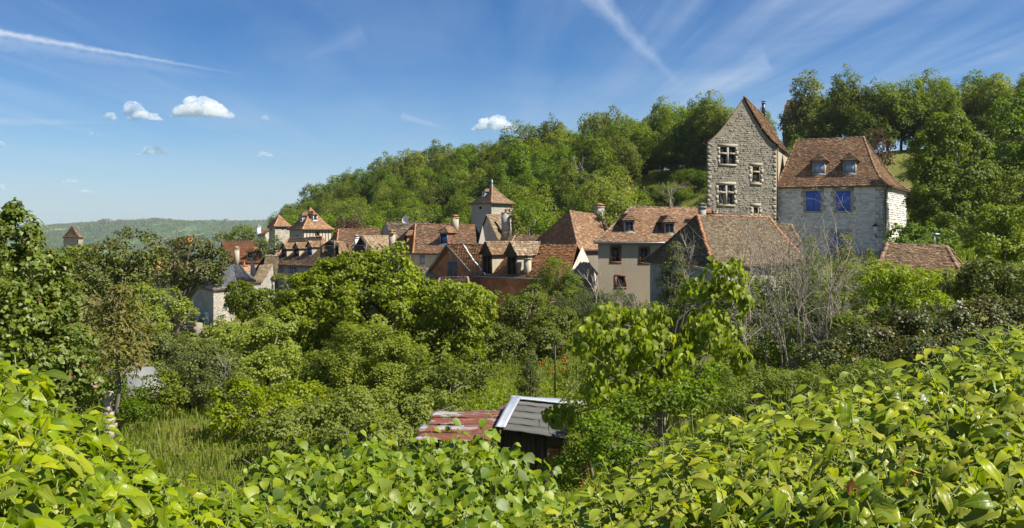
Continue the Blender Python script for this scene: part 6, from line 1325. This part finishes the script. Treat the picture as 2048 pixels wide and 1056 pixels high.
blades(16000, (1220, 1480), (88, 150), .4, 1.0, LM_GRS, 13, 'slope_grass', 'bright grass on the open slope left of the tall stone house', lean=.5)
blades(12000, (1600, 2080), (70, 112), .4, 1.0, LM_GRS, 14, 'bank_grass', 'grass on the bank above the blue-shuttered house', lean=.5)
def herb(n, rx, ry, hs, s, mat, seed, name, label, tp=L_FOLD, dens=30, fn=None):
    r = np.random.RandomState(seed); Y = r.uniform(*ry, n); px = r.uniform(*rx, n); x = (px - 1024) / F * Y; z = ground_z(x, Y); c = np.stack([x, Y, z], 1); R_ = r.uniform(.25, .8, n); idx = np.repeat(np.arange(n), dens); e = nrm(r.normal(size=(len(idx), 3)) + np.array([0, 0, .7])); p = c[idx] + e * np.stack([R_, R_, R_ * hs], 1)[idx] * r.uniform(.4, 1.1, (len(idx), 1)); nn = nrm(e + np.array([0, 0, .8]) + r.normal(size=p.shape) * .4)
    V, Fa, ra, U = leaves(tp, p, r.normal(size=p.shape), nn, s * r.uniform(.6, 1.3, len(p)), np.clip(r.rand(len(p)) * .6 + r.rand(n)[idx] * .5, 0, 1)); ob = link(bpy.data.objects.new(name, np_mesh(name, V, Fa, mat, False, {'rnd': ra}, U))); return tag(ob, label, name.replace('_', ' '), kind='stuff')
herb(800, (860, 1130), (27, 42), .6, .09, LM_AIL, 31, 'flowering_herbs', 'bright yellow-green ground herbs on the bank behind the shed')
herb(900, (1150, 2150), (9, 24), .9, .09, LM_MID, 32, 'bramble_cover', 'low brambles covering the garden floor at right')
herb(600, (100, 1150), (12.5, 30), .5, .09, LM_MID, 33, 'weed_cover', 'low green weeds on the meadow floor at left')
herb(700, (-100, 700), (36, 80), 1.2, .16, LM_MID, 34, 'garden_scrub', 'green scrub filling the gardens below the village at left')
herb(600, (900, 1900), (30, 62), 1.2, .14, LM_MID, 35, 'garden_scrub', 'green scrub filling the gardens below the village at right')
m_r = m_plain('poppy_red', (.55, .05, .02), .6, .2); r = np.random.RandomState(9); mb = MB()
for k in range(13):
    q = P(r.uniform(1080, 1132), r.uniform(716, 748), r.uniform(34, 37)); R_ = .02 + .03 * r.rand(); mb.tube([q - UZ * .03, q + UZ * .02, q + UZ * .05], [R_ * .3, R_, R_ * .9], 6)
po = mb.build('poppies', m_r, None, q); po.location = q; tag(po, 'scattered red poppies in the dry grass behind the little spruce', 'poppies', kind='stuff')
# fence posts
for k, (px, py0, py1, Y, lb) in enumerate([(965, 792, 750, 38, 'thin dark metal fence post behind the shed roof'), (1110, 740, 690, 38, 'thin dark fence post among the poppies')]):
    a, b = P(px, py0, Y), P(px, py1, Y); a.z = min(a.z, gz(a.x, a.y)); rt = thing('fence_post', lb, 'post', a, 'fence posts behind the shed'); mb = MB(); mb.tube([a - UZ * .2, b], .035, 6); mb.build('post', BLACKM, rt, a); mb = MB(); mb.tube([b, b + Vector((.5, .3, -.05))], .025, 5); mb.build('rail', BLACKM, rt, a)
# rough stone pillar and a bank wall at left
q = P(217, 860, 31); q.z = gz(q.x, q.y); pil = thing('stone_pillar', 'pale crumbling stone gate pillar at the left of the meadow', 'pillar', q)
z = 0
for k in range(7):
    h = rng.uniform(.16, .26); mb = MB(); a = .12 + rng.uniform(-.03, .05) + (.06 if k < 2 else 0); mb.box(q + Vector((rng.normal(0, .02), 0, z)), Vector((1, rng.normal(0, .1), 0)).normalized(), Vector((0, 1, 0)), UZ, (-a, -a, 0), (a, a, h)); mb.build('stone', STONE_Q, pil, q); z += h
W0 = Wall(XY(300, 66), XY(392, 63)); g0 = min(gz(W0.A.x, W0.A.y), gz(W0.B.x, W0.B.y)); _, zt = W0.at(350, 640); bw = thing('stone_wall', 'rough pale stone garden wall below the slate-roofed house', 'wall', W0.pt(W0.L / 2, g0)); mb = MB(); W0.box(mb, 0, g0 - .5, W0.L, zt - .1, -.5, -.02); co_ = mb.build('wall_core', MORTAR, bw, bw.location); rubble(W0, g0, zt, [], None, hz=(.2, .4), wz=(.3, .7), proud=(.02, .12)).build('rubble_stone', STONE_TALL, bw, bw.location, kind='stuff')
# old white car almost hidden in the bushes
q = P(252, 800, 37); q.z = gz(q.x, q.y); car = thing('parked_car', 'old white car almost hidden by shrubs left of the meadow', 'car', q); X_, Y_ = Vector((.85, -.5, 0)).normalized(), Vector((.5, .85, 0)).normalized()
prof = [(-1.7, .35), (-1.75, .75), (-1.6, .9), (-.9, 1.0), (-.35, 1.42), (.75, 1.45), (1.4, 1.0), (1.75, .9), (1.8, .4)]
mb = MB(); V = []
for sg, ins in ((-1, 0), (1, 0)):
    for (x, z) in prof: V.append(q + X_ * x + Y_ * (sg * (.78 - (.14 if z > 1.2 else 0))) + UZ * z)
n = len(prof); mb.add(V, [tuple(range(n)), tuple(range(2 * n - 1, n - 1, -1))] + [(i + 1, i, i + n, i + n + 1) for i in range(n - 1)] + [(0, n - 1, 2 * n - 1, n)]); mb.build('body', m_plain('dull_white_car_paint', (.20, .205, .20), .5, .4, scale=2), car, q)
for sg in (-1, 1):
    mb = MB(); mb.add([q + X_ * x + Y_ * sg * (.80 - (.13 if z > 1.2 else .0)) + UZ * z for x, z in ((-.75, 1.0), (-.3, 1.36), (.7, 1.38), (1.15, 1.02))], [(0, 1, 2, 3)]); mb.build('side_window', GLASS, car, q)
    for x in (-1.15, 1.15):
        c = q + X_ * x + Y_ * sg * .72 + UZ * .3; mb = MB(); mb.tube([c - Y_ * .09, c + Y_ * .09], .31, 14); w_ = mb.build('wheel', BLACKM, car, q); mb = MB(); mb.tube([c - Y_ * .1, c + Y_ * .1], .17, 10); mb.build('rim', ZINC, w_, q)

# ---------------------------------------------------------------- cumulus clouds beyond the haze
CL, t = material('cloud_vapour'); co = objco(t)
tcg = t.new('ShaderNodeTexCoord').outputs['Generated']
nz = t.noise(co, .011, 6, .62); d_ = t.math('MULTIPLY', t.ramp(nz, [(.40, 0.0), (.60, 1.0)]), .035)
pv = t.new('ShaderNodeVolumePrincipled', ins={'Color': (1, 1, 1, 1), 'Density': .013, 'Anisotropy': .1}); om = t.new('ShaderNodeOutputMaterial'); t.set(om.inputs['Volume'], pv)
CLS, t = material('cloud'); co = objco(t)
p_ = t.new('ShaderNodeBsdfDiffuse', ins={'Color': (.92, .92, .92, 1)}); tr = t.new('ShaderNodeBsdfTranslucent', ins={'Color': (.92, .92, .92, 1)}); mx = t.new('ShaderNodeMixShader', ins={0: .35, 1: p_.outputs[0], 2: tr.outputs[0]}); out(t, mx.outputs[0])
def cloud(px, py, w_, h, label, seed, Y=6200, wisp=0.0, lobes=None):
    r = np.random.RandomState(seed); c = P(px, py + h / 2, Y); Wm, Hm = w_ / F * Y, h / F * Y; root = thing('cloud', label, 'cloud', c, None); V, Fq, n = [], [], 0
    import bmesh
    K = lobes or int(16 + w_ / 4)
    for k in range(K):
        u = r.uniform(-.5, .5); env = (1 - (2 * abs(u)) ** 2.2); R_ = Hm * (.16 + .26 * r.rand()) * (.45 + .6 * env); x = u * (Wm - R_ * 1.2); z = R_ * .5 + r.rand() * max(0, Hm * env - R_ * 1.4); y = r.uniform(-.35, .35) * Wm * .5
        bm = bmesh.new(); bmesh.ops.create_icosphere(bm, subdivisions=3, radius=1.0)
        for v in bm.verts:
            q = v.co; s_ = 1 + .38 * noise.fractal(q * 1.3 + Vector((k * 3.1, seed, 0)), .9, 2.1, 5) + .05 * noise.noise(q * 6 + Vector((k, 0, seed))); v.co = Vector((q.x * 1.15, q.y, q.z * (.85 if q.z > 0 else .4))) * s_ * R_ + Vector((x, y, z))
        V += [tuple(v.co) for v in bm.verts]; Fq += [[v.index + n for v in f.verts] for f in bm.faces]; n = len(V); bm.free()
    me = np_mesh('cloud_body', np.array(V), np.array(Fq), CL, True); o = link(bpy.data.objects.new('vapour', me), root); return root
cloud(403, 210, 120, 52, 'largest bright white cumulus cloud at upper left, flat base', 1)
cloud(290, 229, 78, 26, 'white cloud lobe just left of the largest cumulus', 2); cloud(268, 216, 44, 34, 'upright small cloud tower between two flatter white lobes', 3); cloud(221, 232, 32, 20, 'small leftmost lobe of the ragged white cloud', 4)
cloud(303, 300, 62, 20, 'flat white cloud below the ragged cloud group', 5); cloud(530, 307, 38, 13, 'small flat white cloud right of centre above the valley', 6); cloud(990, 244, 92, 38, 'white cumulus peeping over the wooded hilltop', 7, 7000); cloud(1172, 250, 36, 18, 'little cloud tip behind the hill right of the hilltop cumulus', 8, 7000)
cloud(186, 267, 24, 10, 'tiny pale cloud left below the ragged cloud', 9); cloud(529, 234, 18, 14, 'tiny ragged cloud right of the largest cumulus', 10); cloud(140, 361, 38, 9, 'thin low cloud near the horizon at left', 11); cloud(170, 381, 42, 9, 'low grey cloud just above the far ridge at left', 12); cloud(256, 384, 32, 6, 'thin sliver of cloud low above the far ridge', 13); cloud(3, 287, 16, 12, 'tiny cloud at the left picture edge, upper', 14); cloud(2, 374, 22, 14, 'tiny cloud at the left picture edge, lower', 15)

# ---------------------------------------------------------------- the air
HZ = bpy.data.materials.new('haze_air'); HZ.use_nodes = True; t = NT(HZ.node_tree); t.n.clear()
pv = t.new('ShaderNodeVolumePrincipled', ins={'Color': (.80, .90, 1.0, 1), 'Density': .85e-4, 'Anisotropy': .3}); om = t.new('ShaderNodeOutputMaterial'); t.set(om.inputs['Volume'], pv)
mb = MB(); mb.box(Vector((0, 0, 0)), Vector((1, 0, 0)), Vector((0, 1, 0)), UZ, (-13500, -60, -125), (13500, 9100, 118)); hz = mb.build('haze', HZ, None); tag(hz, 'thin bluish summer haze over the valley', 'haze', kind='stuff')
